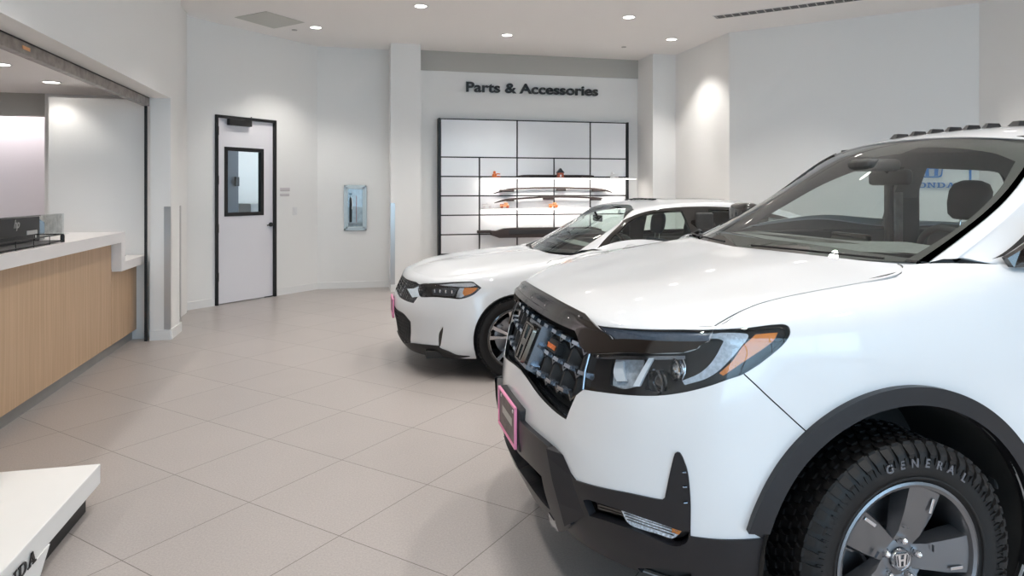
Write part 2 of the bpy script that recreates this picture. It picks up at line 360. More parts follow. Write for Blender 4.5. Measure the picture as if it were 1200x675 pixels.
def region(net,sgn,poly,name,m,parent,off=0.,holes=(),grid=.25,skirt=.008,sides=(1,-1),join=False,sm=True,back=False,bulge=0.):
    """a piece of a car surface: polygon (with holes) in (u,v), lifted by off along the normal; built on one or both flanks"""
    hs=[np.array(h) for h in holes]; pl=smooth_poly(poly) if sm else [np.array(p) for p in poly]
    verts=[];edges=[]
    def addloop(L):
        n0=len(verts); L=[p for i,p in enumerate(L) if np.abs(p-L[i-1]).max()>1e-5]
        for p in L: verts.append(Vector((float(p[0]),float(p[1]))))
        for i in range(len(L)): edges.append((n0+i,n0+(i+1)%len(L)))
    addloop(pl)
    for h in hs: addloop(list(h))
    A=np.array(pl); lo,hi=A.min(0),A.max(0)
    gx=np.arange(math.floor(lo[0]/grid)*grid,hi[0]+grid,grid); gy=np.arange(math.floor(lo[1]/grid)*grid,hi[1]+grid,grid)
    X,Y=np.meshgrid(gx,gy); X=X.ravel();Y=Y.ravel(); k=inside(pl,X,Y)
    B_=np.concatenate([A]+hs) if hs else A
    for x,y,kk in zip(X,Y,k):
        if kk and ((B_-(x,y))**2).sum(1).min()>(grid*.3)**2: verts.append(Vector((float(x),float(y))))
    v,e,f,_,_,_=delaunay_2d_cdt(verts,edges,[],0,1e-5)
    v=np.array([tuple(p) for p in v]); f=[t for t in f if len(t)==3]
    cx=np.array([v[list(t)].mean(0) for t in f]); ok=inside(pl,cx[:,0],cx[:,1])
    for h in hs: ok&=~inside(h,cx[:,0],cx[:,1])
    f=[t for t,o in zip(f,ok) if o]
    used=sorted({i for t in f for i in t}); mp={o:i for i,o in enumerate(used)}; v=v[used]; f=[tuple(mp[i] for i in t) for t in f]
    v[:,0]=np.clip(v[:,0],0,net.nc-1); v[:,1]=np.clip(v[:,1],0,net.nr-1)
    P,N=net.frame(v[:,0],v[:,1]); N=N*sgn
    cnt={}
    for t in f:
        for i in range(3): 
            ed=(t[i],t[(i+1)%3]); cnt[ed]=1
    bd=[ed for ed in cnt if (ed[1],ed[0]) not in cnt and not (v[ed[0],0]<1e-4 and v[ed[1],0]<1e-4)]
    d=np.full(len(v),0. if callable(off) else float(off))
    if bulge:
        bp=np.array(sorted({i for ed in bd for i in ed})); dist=np.sqrt(((P[:,None]-P[bp][None])**2).sum(-1)).min(1); d+=bulge*np.minimum(1,dist/.03)
    if callable(off): d=np.array([off(a,b) for a,b in v])
    Q=P+N*d[:,None]
    ctr=v[:,0]<1e-4; Q[ctr,1]=0; N2=N.copy(); N2[ctr,1]=0
    N2/=np.linalg.norm(N2,axis=1,keepdims=True)+1e-9
    # face orientation
    if f:
        t=f[0]; fn=np.cross(Q[t[1]]-Q[t[0]],Q[t[2]]-Q[t[0]]); flip=fn@N[t[0]]<0
    res=[]; AV=[];AF=[];AN=[]
    for s in sides:
        V=Q.copy(); NN=N2.copy(); V[:,1]*=s; NN[:,1]*=s
        fl=flip^(s<0); F=[t[::-1] if fl else t for t in f]
        V=list(V);NN=list(NN)
        if skirt>0:
            for a,b in bd:
                if fl: a,b=b,a
                na,nb=N2[a].copy(),N2[b].copy(); na[1]*=s; nb[1]*=s
                ed=V[b]-V[a]; on=np.cross(ed,na); on/=np.linalg.norm(on)+1e-9
                n0=len(V); V+=[V[a],V[b],V[b]-nb*skirt,V[a]-na*skirt]; NN+=[on]*4; F.append((n0+1,n0,n0+3,n0+2))
        if join: n0=len(AV); AV+=V; AN+=NN; AF+=[tuple(i+n0 for i in t) for t in F]
        else: res.append(mesh(name,V,F,m,parent,normals=NN))
    if join: return mesh(name,AV,AF,m,parent,normals=AN)
    return res if len(res)>1 else res[0]

# ---- car surface nets (metres, car frame: x forward, y left, z up)
# ---- truck ring: rows bottom->top, cols nose centre -> tail
def truck_ring():
    T=[(.85,0,1.075),(.843,.25,1.073),(.815,.47,1.068),(.765,.60,1.070),(.69,.71,1.075),(.62,.785,1.08),(.555,.838,1.086),(.49,.832,1.115),(.39,.826,1.147),(.22,.816,1.173),(.02,.812,1.197),(-.12,.81,1.219),(-.18,.79,1.25)]
    L={1.0:[(.885,0),(.88,.25),(.86,.46),(.82,.59),(.755,.70),(.67,.79),(.57,.865),(.47,.908)],
     .88:[(.93,0),(.925,.25),(.905,.455),(.87,.585),(.80,.70),(.705,.80),(.595,.88),(.475,.922)],
     .75:[(.975,0),(.97,.25),(.94,.45),(.90,.58),(.83,.70),(.73,.805),(.61,.885),(.48,.927)],
     .60:[(1.0,0),(.99,.25),(.955,.45),(.915,.58),(.845,.70),(.74,.805),(.62,.885),(.485,.932)],
     .45:[(.985,0),(.978,.25),(.945,.45),(.905,.58),(.835,.70),(.735,.80),(.615,.88),(.485,.928)],
     .32:[(.94,0),(.935,.25),(.905,.45),(.87,.57),(.80,.69),(.71,.79),(.60,.865),(.48,.915)],
     .22:[(.88,0),(.875,.25),(.85,.44),(.82,.55),(.76,.67),(.68,.77),(.58,.845),(.47,.895)]}
    ws={1.0:.95,.88:.955,.75:.957,.60:.958,.45:.956,.32:.945,.22:.93}
    xs=[.36,.20,.02,-.14,-.28]
    back=[-.42,-.62,-.87,-1.12,-1.42,-1.9,-2.4,-2.62,-3.3,-4.05]
    for z in L:
        w=ws[z]; L[z]+=[(.36,w-.014),(.20,w-.004)]+[(x,w) for x in xs[2:]]+[(x,w+(.0 if x>-3 else -.01*(-3-x))) for x in back]
    tb=[(.858,1.253),(.868,1.25),(.875,1.25),(.88,1.25),(.88,1.25),(.88,1.255),(.88,1.26),(.88,1.26),(.875,1.27),(.865,1.28)]
    T+= [(x,a,b) for x,(a,b) in zip(back,tb)]
    rows=[]
    for z in (.22,.32,.45,.60,.75,.88,1.0): rows.append([(x,y,z) for x,y in L[z]])
    r2=[];r1=[]
    for k,(x,y,z) in enumerate(T):
        bx,by=L[1.0][k]
        f=min(1,max(0,(k-4)/3))                     # 0 nose, 1 side
        zz=z-1.0
        r2.append((bx+(x-bx)*.22*(1-f*.6), by+(y-by)*(.18*(1-f)+.13*f), 1.0+zz*(.40*(1-f)+.50*f)))
        r1.append((bx+(x-bx)*.50, by+(y-by)*(.45), 1.0+zz*(.76*(1-f)+.84*f)))
    rows+= [r2,r1,T]
    return rows
def truck_hood():
    # rows front->cowl, cols centre->edge
    ys=[0,.25,.47,.60,.71,.785,.838]
    R=[[(.85,0,1.075),(.843,.25,1.073),(.815,.47,1.068),(.765,.60,1.070),(.69,.71,1.075),(.62,.785,1.08),(.555,.838,1.086)]]
    def row(xs,hs,ye): 
        return [(x,y*ye/.838,h) for x,y,h in zip(xs,ys,hs)]
    R.append(row([.76,.757,.735,.69,.62,.55,.49],[1.108,1.108,1.105,1.106,1.108,1.112,1.115],.832))
    R.append(row([.62,.617,.60,.55,.49,.44,.39],[1.143,1.144,1.143,1.142,1.145,1.148,1.147],.826))
    R.append(row([.42,.418,.40,.36,.31,.26,.22],[1.180,1.183,1.184,1.181,1.179,1.177,1.173],.816))
    R.append(row([.22,.218,.20,.16,.11,.06,.02],[1.215,1.220,1.222,1.216,1.208,1.202,1.197],.812))
    R.append(row([.07,.066,.04,.0,-.05,-.09,-.12],[1.240,1.245,1.245,1.238,1.230,1.224,1.219],.81))
    R.append(row([.01,.0,-.03,-.075,-.12,-.155,-.18],[1.249,1.254,1.255,1.252,1.249,1.249,1.250],.79))
    return R
def truck_cab():
    # rows: centre->belt; cols: cowl->rear
    j0=[(.0,0,1.24),(-.30,0,1.42),(-.60,0,1.595),(-.90,0,1.735),(-1.35,0,1.793),(-1.9,0,1.80),(-2.38,0,1.765),(-2.66,0,1.30)]
    j1=[(-.05,.40,1.242),(-.34,.375,1.415),(-.63,.35,1.585),(-.925,.33,1.725),(-1.35,.33,1.785),(-1.9,.33,1.792),(-2.38,.33,1.757),(-2.66,.38,1.30)]
    j2=[(-.235,.77,1.245),(-.46,.735,1.355),(-.71,.69,1.505),(-.985,.625,1.695),(-1.36,.60,1.752),(-1.9,.60,1.757),(-2.38,.60,1.725),(-2.64,.76,1.29)]
    j3=[(-.31,.82,1.248),(-.53,.79,1.365),(-.785,.745,1.51),(-1.07,.68,1.665),(-1.38,.675,1.70),(-1.9,.675,1.705),(-2.38,.67,1.675),(-2.62,.83,1.29)]
    j5=[(-.40,.858,1.252),(-.62,.868,1.25),(-.87,.875,1.25),(-1.12,.88,1.25),(-1.42,.88,1.25),(-1.9,.88,1.255),(-2.4,.88,1.26),(-2.6,.88,1.26)]
    j4=[tuple((a*.5+b*.5)+(.012 if k==1 else 0) for k,(a,b) in enumerate(zip(p,q))) for p,q in zip(j3,j5)]
    return [j0,j1,j2,j3,j4,j5]
def ring():
    T=[(.765,0,.80),(.75,.25,.798),(.70,.42,.79),(.625,.54,.79),(.52,.615,.80),(.40,.645,.818),(.27,.665,.838),(.12,.685,.860),(-.05,.70,.882),(-.30,.715,.915),(-.50,.715,.955)]
    L={.70:[(.855,0),(.84,.25),(.775,.45),(.68,.60),(.58,.69),(.46,.755),(.33,.795),(.15,.82),(-.05,.825)],
     .60:[(.90,0),(.885,.25),(.81,.45),(.715,.60),(.615,.695),(.50,.765),(.36,.81),(.18,.835),(-.05,.845)],
     .48:[(.925,0),(.91,.25),(.84,.45),(.745,.60),(.64,.70),(.52,.775),(.38,.825),(.20,.855),(-.05,.865)],
     .35:[(.90,0),(.885,.25),(.825,.45),(.74,.60),(.635,.705),(.515,.785),(.38,.835),(.2,.86),(-.05,.87)],
     .24:[(.88,0),(.865,.25),(.815,.45),(.73,.60),(.625,.705),(.51,.785),(.38,.83),(.2,.855),(-.05,.865)],
     .17:[(.83,0),(.815,.25),(.77,.44),(.69,.58),(.59,.68),(.48,.755),(.36,.80),(.19,.83),(-.05,.84)]}
    bx=[-.30,-.50,-.70,-1.2,-1.7,-2.1,-2.6,-3.05,-3.4,-3.68]
    belt=[None,None,(.80,1.0),(.845,1.012),(.857,1.02),(.86,1.03),(.85,1.045),(.825,1.06),(.79,1.06),(.74,1.05)]
    for z in L:
        y0=L[z][8][1]
        L[z]+=[(x,y0+(.0 if x>-2.9 else -.09*(-2.9-x))) for x in bx]
    T+=[(x,b[0],b[1]) for x,b in zip(bx,belt) if b]
    rows=[[(x,y,z) for x,y in L[z]] for z in (.17,.24,.35,.48,.60)]
    r6=[];r2=[];r1=[]
    for k,t in enumerate(T):
        zt=t[2]; f=min(1,max(0,(k-8)/5)); z7=.70+f*.14
        bx_,by_=L[.70][k]; r6.append((bx_,by_+.02*f,z7))
        by_+=.02*f; zz=zt-z7
        r2.append((bx_+(t[0]-bx_)*.18,by_+(t[1]-by_)*.14,z7+zz*.42)); r1.append((bx_+(t[0]-bx_)*.48,by_+(t[1]-by_)*.42,z7+zz*.80))
    return rows+[r6,r2,r1,T]
def hood():
    R=[[(.765,0,.80),(.75,.25,.798),(.70,.42,.79),(.625,.54,.79),(.52,.615,.80)]]
    e=[(.40,.645,.818),(.27,.665,.838),(.12,.685,.860),(-.05,.70,.882),(-.30,.715,.915),(-.50,.715,.955)]
    cz=[(.60,.852),(.42,.885),(.22,.912),(.02,.932),(-.20,.945),(-.34,.947)]
    for (ex,ey,ez),(cx,c) in zip(e,cz):
        r=[]
        for y,a,b in ((0,0,0),(.25,.02,.0),(.45,.25,.20),(.62,.65,.62),(1,1,1)):
            yy=ey if y==1 else y*ey/.715
            r.append((cx+(ex-cx)*a,yy,c+(ez-c)*b+(.012 if y==.25 else 0)))
        R.append(r)
    return R
def cab():
    j0=[(-.36,0,.945),(-.66,0,1.10),(-.96,0,1.25),(-1.20,0,1.362),(-1.55,0,1.412),(-2.0,0,1.415),(-2.5,0,1.36),(-3.0,0,1.21),(-3.4,0,1.105),(-3.72,0,1.085)]
    j1=[(-.40,.35,.948),(-.69,.32,1.10),(-.99,.30,1.25),(-1.21,.28,1.358),(-1.55,.29,1.406),(-2.0,.29,1.408),(-2.5,.29,1.353),(-3.0,.34,1.205),(-3.4,.38,1.10),(-3.71,.38,1.08)]
    j2=[(-.55,.69,.965),(-.80,.635,1.11),(-1.0,.59,1.235),(-1.16,.545,1.335),(-1.55,.52,1.385),(-2.0,.52,1.387),(-2.5,.53,1.33),(-2.95,.62,1.19),(-3.35,.66,1.09),(-3.69,.65,1.07)]
    j3=[(-.62,.745,.98),(-.86,.705,1.115),(-1.10,.66,1.24),(-1.30,.63,1.315),(-1.60,.605,1.352),(-2.0,.60,1.35),(-2.45,.61,1.30),(-2.85,.68,1.19),(-3.3,.735,1.09),(-3.68,.71,1.065)]
    j5=[(-.70,.80,1.0),(-.95,.835,1.008),(-1.2,.845,1.012),(-1.45,.852,1.016),(-1.7,.857,1.02),(-2.1,.86,1.03),(-2.6,.85,1.045),(-3.05,.825,1.06),(-3.4,.79,1.06),(-3.68,.74,1.05)]
    j4=[tuple((a+b)/2+(.012 if k==1 else 0) for k,(a,b) in enumerate(zip(p,q))) for p,q in zip(j3,j5)]
    return [j0,j1,j2,j3,j4,j5]

# outlines of lamps, grilles, windows... in the (u,v) of those nets
FE={"truck_ring":{"headlamp":[[2.62,5.5],[2.847,4.672],[3.47,4.744],[4.32,4.845],[4.859,4.936],[5.363,5.075],[5.894,5.268],[6.29,5.434],[6.663,5.577],[7.24,5.959],[7.705,6.451],[7.94,6.887],[7.999,7.16],[7.98,7.375],[7.872,7.484],[7.649,7.548],[6.921,7.753],[6.249,8.255],[5.827,8.547],[5.769,7.246],[5.584,6.869],[5.506,6.326],[5.183,6.027],[4.331,5.845],[3.878,5.788]],"upper_strip":[[2.433,7.575],[2.635,7.598],[5.827,8.547],[5.769,7.246],[4.436,6.749],[3.218,6.11],[2.864,6.683]],"garnish":[[0,8.55],[0.5,8.53],[1,8.48],[1.45,8.42],[1.84,8.3],[2.36,7.6],[2.86,6.7],[3.2,6.1],[4.43,6.75],[5.77,7.25],[5.6,6.87],[5.5,6.33],[5.18,6.03],[4.33,5.845],[3.88,5.79],[2.62,5.5],[2.32,5.6],[2.02,6.02],[1.5,6],[1,5.99],[0.5,5.98],[0,5.98]],"grille":[[0,5.98],[0.5,5.98],[1,5.99],[1.5,6],[2.02,6.02],[2.32,5.6],[2.62,5.5],[2.847,4.672],[2.611,4.461],[2.359,3.78],[1.9,3.8],[1.4,3.87],[0.95,3.95],[0.5,4.03],[0,4.08]],"grille_edge":[[2.62,5.5],[2.7,5.1],[2.847,4.672]],"drl":[[5.735,8.124],[6.083,8.186],[6.854,7.446],[6.9,7.222],[6.49,6.205],[6.096,5.654],[5.79,5.417],[5.334,5.229],[5.256,5.31],[5.609,5.513],[5.824,5.761],[5.99,6.171],[6.149,7.116],[6.0,7.461],[5.721,7.561]],"amber":[[7.094,7.228],[7.72,7.127],[7.511,6.685],[7.074,6.209],[6.565,5.802],[6.176,5.509],[6.072,5.556],[6.395,5.925],[6.767,6.73]],"box_lens":[[3.211,5.548],[4.034,5.688],[4.177,5.639],[4.217,5.047],[3.832,4.911],[3.429,4.938]],"box_in":[[3.308,5.482],[3.536,5.548],[3.685,5.288],[3.838,5.105],[3.574,5.055],[3.381,5.232]],"box_in2":[[3.638,5.567],[4.056,5.628],[4.106,5.235],[3.93,5.122]],"light_bar":[[4.31,5.731],[4.435,5.752],[4.285,5.05],[4.123,5.022]],"hl_inner_top":[[2.643,5.544],[4.16,5.763],[5.201,5.937],[5.218,5.823],[4.193,5.666],[2.706,5.451]],"center_clad":[[0,3.12],[0.349,3.089],[1.206,3.095],[1.626,3.086],[1.904,3.063],[2.034,2.996],[2.22,2.449],[2.535,1.964],[2.639,1.53],[1.6,0.747],[1,0.95],[0,0.95]],"center_open":[[0,2.25],[0.384,2.18],[1.079,2.281],[1.614,2.261],[1.68,1.461],[1.492,1.431],[0.729,1.527],[0,1.35]],"center_slot":[[0,2.55],[0.506,2.305],[1.589,2.311],[1.614,2.261],[1.079,2.281],[0.384,2.25],[0,2.45]],"clad":[[1.904,3.063],[2.034,2.996],[2.937,2.631],[4.314,2.772],[5.014,2.788],[5.129,2.798],[5.181,2.85],[5.316,3.629],[5.338,3.735],[5.384,3.771],[5.439,3.767],[5.506,3.674],[5.629,3.383],[5.702,2.827],[5.69,2.155],[6.196,2.163],[7.145,2.227],[6.788,2.394],[7.234,2.382],[7.171,2.178],[7.123,1.966],[7.089,1.746],[7.069,1.515],[7.063,1.272],[7.07,1.011],[7.091,0.728],[7.126,0.424],[7,0.85],[5,0.93],[4,0.96],[3,0.96],[2,0.95],[1.6,0.747],[2.639,1.53],[2.535,1.964],[2.22,2.449]],"fin":[[5.129,2.798],[5.181,2.85],[5.316,3.629],[5.338,3.735],[5.384,3.771],[5.439,3.767],[5.506,3.674],[5.629,3.383],[5.702,2.827],[5.699,2.419],[5.365,2.396],[4.925,2.499],[4.307,2.532],[3.618,2.517],[3.099,2.504],[2.937,2.631],[4.314,2.772]],"fog_recess":[[3.182,2.278],[3.386,2.353],[4.161,2.39],[4.985,2.323],[5.545,2.24],[5.671,2.274],[5.623,2.059],[5.49,1.927],[5.326,1.879],[5.125,1.912],[4.708,1.993],[4.26,2.037],[3.76,2.033],[3.336,1.972]],"fog_lamp":[[4.168,2.363],[4.651,2.358],[5.148,2.305],[5.388,2.272],[5.513,2.218],[5.42,2.083],[5.293,1.98],[4.967,2.013],[4.446,2.037],[4.294,2.111]],"fog_amber":[[5.308,2.268],[5.408,2.259],[5.512,2.205],[5.441,2.108],[5.302,2.122]],"lip_recess":[[4.391,1.054],[5.044,1.277],[5.646,1.332],[5.637,1.117],[4.977,0.855],[4.554,0.9]],"arch":[[6.788,2.394],[6.904,2.717],[7.053,3.022],[7.241,3.313],[7.474,3.592],[7.741,3.86],[8.019,4.119],[8.292,4.364],[8.559,4.586],[8.824,4.778],[9.088,4.936],[9.356,5.059],[9.631,5.144],[9.914,5.192],[10.212,5.2],[10.524,5.168],[10.848,5.097],[11.179,4.986],[11.513,4.836],[11.846,4.653],[12.174,4.442],[12.479,4.208],[12.744,3.958],[12.964,3.695],[13.142,3.42],[13.285,3.133],[13.398,2.831],[13.484,2.515],[13.544,2.182],[13.58,1.83],[13.592,1.452],[13.582,1.077],[13.553,0.655],[13.274,0.747],[13.304,1.126],[13.313,1.467],[13.302,1.782],[13.27,2.079],[13.218,2.36],[13.144,2.627],[13.046,2.882],[12.922,3.125],[12.768,3.356],[12.584,3.574],[12.367,3.781],[12.124,3.974],[11.864,4.152],[11.597,4.314],[11.325,4.455],[11.052,4.572],[10.78,4.662],[10.513,4.723],[10.253,4.755],[10.003,4.757],[9.763,4.728],[9.532,4.67],[9.308,4.584],[9.088,4.47],[8.872,4.33],[8.659,4.168],[8.449,3.989],[8.24,3.795],[8.034,3.589],[7.834,3.372],[7.647,3.143],[7.482,2.903],[7.344,2.649],[7.234,2.382]],"well":[[7.152,0.257],[7.094,0.692],[7.067,1.089],[7.066,1.445],[7.092,1.773],[7.147,2.08],[7.23,2.372],[7.343,2.648],[7.486,2.911],[7.659,3.159],[7.854,3.395],[8.063,3.618],[8.276,3.83],[8.493,4.028],[8.711,4.21],[8.933,4.372],[9.157,4.509],[9.386,4.617],[9.621,4.696],[9.864,4.744],[10.117,4.76],[10.381,4.743],[10.654,4.694],[10.934,4.614],[11.217,4.504],[11.499,4.367],[11.778,4.207],[12.05,4.027],[12.307,3.831],[12.539,3.621],[12.737,3.397],[12.901,3.16],[13.033,2.91],[13.137,2.647],[13.215,2.371],[13.27,2.08],[13.303,1.773],[13.313,1.445],[13.302,1.089],[13.269,0.692],[13.213,0.257],[13.8,0],[7.0,0]],"facet_in":[[1.976,3.051],[2.056,2.89],[2.22,2.449],[2.394,2.014],[2.451,1.473]],"facet_out":[[1.992,3.085],[2.398,3.02],[2.849,2.652],[3.046,2.337],[3.223,1.947]],"fog_line":[[4.228,2.355],[5.466,2.238],[5.295,2.011],[4.341,2.111]],"fog_slats":[[3.416,2.268],[4.164,2.329],[4.27,2.105],[3.426,2.05]],"fin_marks":[[5.552,3.417],[5.582,3.143],[5.599,2.843]],"pins":[[0.406,7.167],[1.508,7.155],[1.841,7.767]],"proj_a":[[4.356,5.399],[4.717,5.494],[5.021,5.328],[5.074,5.096],[4.722,4.984],[4.413,4.997]],"proj_b":[[4.886,5.828],[5.146,5.868],[5.266,5.567],[5.254,5.317],[5.026,5.308],[4.889,5.517]],"drl_edge":[[5.152,5.83],[5.249,5.654],[5.274,5.482],[5.23,5.334]],"skid":[[1.592,1.353],[1.733,1.224],[1.603,0.781],[1.386,0.856]],"seam_bumper":[[6.664,5.576],[7.164,5.179],[7.721,4.731],[8.278,4.214]],"sill":[[13.543,0.818],[13.592,1.859],[16.307,1.787],[18.174,1.787],[20.0,1.859],[20.09,0.818]],"rear_well":[[20.211,0.257],[20.193,0.692],[20.182,1.089],[20.178,1.445],[20.182,1.773],[20.193,2.08],[20.21,2.371],[20.235,2.647],[20.264,2.91],[20.299,3.16],[20.338,3.397],[20.381,3.621],[20.426,3.831],[20.474,4.027],[20.525,4.206],[20.576,4.365],[20.63,4.501],[20.684,4.609],[20.738,4.689],[20.794,4.738],[20.849,4.754],[20.904,4.737],[20.959,4.689],[21.013,4.609],[21.066,4.5],[21.118,4.365],[21.167,4.206],[21.214,4.027],[21.258,3.831],[21.299,3.621],[21.336,3.397],[21.369,3.16],[21.397,2.91],[21.421,2.647],[21.439,2.371],[21.453,2.08],[21.461,1.773],[21.463,1.445],[21.461,1.089],[21.452,0.692],[21.439,0.257]],"rear_arch":[[20.086,0.655],[20.072,1.146],[20.07,1.576],[20.079,1.969],[20.1,2.335],[20.131,2.681],[20.17,3.009],[20.217,3.321],[20.268,3.619],[20.325,3.902],[20.384,4.172],[20.447,4.422],[20.511,4.648],[20.577,4.843],[20.644,5.0],[20.712,5.117],[20.78,5.188],[20.849,5.212],[20.917,5.188],[20.985,5.117],[21.052,5.0],[21.117,4.842],[21.18,4.647],[21.24,4.422],[21.296,4.171],[21.348,3.903],[21.394,3.619],[21.435,3.322],[21.469,3.009],[21.497,2.681],[21.517,2.335],[21.531,1.969],[21.537,1.576],[21.535,1.146],[21.526,0.655],[21.454,0.747],[21.462,1.179],[21.463,1.563],[21.458,1.917],[21.446,2.248],[21.427,2.561],[21.403,2.856],[21.372,3.136],[21.336,3.4],[21.294,3.647],[21.248,3.878],[21.198,4.09],[21.145,4.28],[21.089,4.444],[21.03,4.576],[20.971,4.674],[20.91,4.734],[20.849,4.754],[20.788,4.734],[20.726,4.674],[20.666,4.577],[20.606,4.444],[20.548,4.281],[20.491,4.09],[20.437,3.878],[20.386,3.647],[20.339,3.399],[20.295,3.136],[20.258,2.856],[20.226,2.561],[20.202,2.248],[20.186,1.917],[20.179,1.563],[20.18,1.179],[20.191,0.747]],"door_front":[[13.468,7.826],[13.543,5.167],[13.733,3.0],[13.913,2.07]],"door_mid":[[17.423,8.16],[17.423,5.167],[17.423,3.0],[17.423,2.07]],"door_rear":[[19.21,8.027],[19.325,6.0],[19.78,4.365],[19.947,3.13]]},
"truck_cab":{"windshield":[[0.0,0],[0.0,1],[0.02,1.6],[0.04,1.93],[1,1.95],[2,1.95],[2.8,1.93],[2.94,1.75],[2.97,1],[2.98,0]],"ws_trim":[[0.04,1.93],[1,1.95],[2,1.95],[2.8,1.93],[2.94,1.75],[3.0,1.8],[2.88,2.02],[2,2.05],[1,2.05],[0.0,2.06],[0,1.93]],"ws_open":[[0.12,0],[0.12,1],[0.16,1.8],[1,1.82],[2,1.82],[2.7,1.78],[2.82,1.6],[2.85,1],[2.86,0]],"frit":[[0.01,0],[0.01,1],[0.05,1.92],[1,1.94],[2,1.94],[2.8,1.92],[2.95,1.7],[2.96,0]],"frit_hole":[[0.3,-0.01],[0.28,1],[0.22,1.78],[1,1.84],[2,1.83],[2.5,1.76],[2.62,1.4],[2.66,0.5],[2.45,0.4],[2.4,-0.01]],"glass_front":[[0.735,4.131],[1.559,3.71],[2.326,3.507],[3.052,3.43],[3.607,3.347],[4.148,3.305],[4.255,3.303],[4.202,4.838]],"glass_rear":[[4.584,4.846],[4.566,3.325],[5.181,3.423],[5.607,3.566],[5.966,4.224],[6.063,4.843]],"dlo":[[0.374,4.113],[1.504,3.573],[2.304,3.399],[3.024,3.323],[3.615,3.253],[4.258,3.203],[5.181,3.335],[5.673,3.476],[6.084,4.131],[6.229,4.955]],"rear_glass":[[6.25,0],[6.25,1.6],[6.8,1.7],[6.8,0]]},
"civ_ring":{"headlamp":[[2.149,5.132],[2.698,6.054],[4.383,6.406],[5.609,6.316],[5.872,6.225],[6.307,5.33],[5.987,4.661],[5.401,4.347],[4.666,4.369],[3.652,4.37],[2.734,4.26],[2.507,4.42]],"drl":[[1.503,4.647],[2.035,4.828],[2.321,5.15],[2.346,4.759],[2.616,4.274],[2.153,4.137],[1.813,4.395]],"hl_chrome":[[3.717,6.002],[4.59,6.197],[5.62,6.165],[5.898,6.054],[6.049,5.702],[5.556,5.523],[4.799,5.62],[4.238,5.743]],"hl_lens":[[3.255,4.935],[3.554,5.172],[4.625,5.403],[4.919,5.194],[4.886,4.548],[4.427,4.52],[3.495,4.5]],"amber":[[5.378,5.372],[6.132,5.382],[6.046,5.037],[5.818,4.734],[5.516,4.572],[5.365,4.816]],"amber_bezel":[[5.091,5.369],[5.378,5.372],[5.365,4.816],[5.516,4.572],[5.371,4.455],[5.058,4.443],[5.024,4.869]],"grille":[[0,5.98],[0.5,5.98],[1,5.99],[1.5,6],[2.02,6.02],[2.32,5.6],[2.62,5.5],[2.847,4.672],[2.611,4.461],[2.359,3.78],[1.9,3.8],[1.4,3.87],[0.95,3.95],[0.5,4.03],[0,4.08]],"grille_edge":[[2.62,5.5],[2.7,5.1],[2.847,4.672]],"low_grille":[[0,3.75],[0.785,3.158],[1.771,2.971],[2.337,2.565],[2.152,1.045],[1.038,0.428],[0,1.15]],"lip":[[0,1.15],[1.038,0.428],[2.152,1.045],[3.176,1.234],[4.25,1.305],[4.328,1.12],[4.821,0.878],[5.282,0.523],[6.0,0.4],[5,0.0],[3,0],[0,0]],"fin":[[4.561,2.567],[4.566,2.388],[4.473,1.967],[4.348,1.342],[4.215,1.141],[4.228,1.75],[4.298,2.138]],"well":[[6.291,0.989],[6.259,1.309],[6.236,1.593],[6.228,1.856],[6.241,2.105],[6.275,2.343],[6.325,2.574],[6.387,2.798],[6.456,3.018],[6.53,3.234],[6.608,3.443],[6.692,3.642],[6.782,3.829],[6.878,4.002],[6.981,4.158],[7.094,4.297],[7.217,4.419],[7.35,4.52],[7.491,4.597],[7.636,4.644],[7.78,4.658],[7.919,4.636],[8.051,4.582],[8.176,4.501],[8.293,4.398],[8.404,4.28],[8.51,4.147],[8.611,4.002],[8.707,3.839],[8.798,3.659],[8.881,3.459],[8.957,3.244],[9.025,3.019],[9.082,2.794],[9.128,2.568],[9.163,2.339],[9.186,2.104],[9.196,1.858],[9.194,1.595],[9.179,1.31],[9.151,0.989],[9.6,0],[6.3,0]],"well_gap":[[6.211,0.953],[6.179,1.29],[6.154,1.586],[6.146,1.859],[6.16,2.117],[6.196,2.364],[6.25,2.603],[6.314,2.836],[6.387,3.066],[6.463,3.291],[6.544,3.51],[6.631,3.718],[6.723,3.914],[6.822,4.095],[6.93,4.259],[7.048,4.407],[7.177,4.538],[7.318,4.648],[7.469,4.733],[7.623,4.785],[7.777,4.799],[7.924,4.774],[8.062,4.712],[8.191,4.621],[8.313,4.508],[8.428,4.38],[8.538,4.239],[8.643,4.087],[8.743,3.92],[8.837,3.735],[8.924,3.529],[9.004,3.304],[9.075,3.069],[9.135,2.832],[9.184,2.597],[9.22,2.359],[9.244,2.116],[9.255,1.861],[9.252,1.588],[9.236,1.291],[9.207,0.953]],"rear_well":[[14.604,1.244],[14.596,1.558],[14.594,1.838],[14.598,2.094],[14.609,2.333],[14.626,2.57],[14.648,2.815],[14.677,3.091],[14.71,3.394],[14.749,3.643],[14.793,3.822],[14.842,3.953],[14.894,4.052],[14.951,4.129],[15.011,4.188],[15.074,4.234],[15.14,4.266],[15.209,4.285],[15.279,4.291],[15.35,4.285],[15.422,4.266],[15.493,4.234],[15.564,4.189],[15.633,4.129],[15.699,4.052],[15.763,3.953],[15.822,3.822],[15.877,3.642],[15.927,3.393],[15.97,3.091],[16.007,2.815],[16.037,2.57],[16.059,2.334],[16.073,2.094],[16.079,1.838],[16.076,1.558],[16.065,1.244]],"seam_hood":[[9.08,8.0],[8.903,7.578]],"door_front":[[10.0,6.265],[10.273,4.0],[10.72,1.591]],"door_mid":[[12.608,7.009],[12.649,4.0],[12.69,1.595]]},
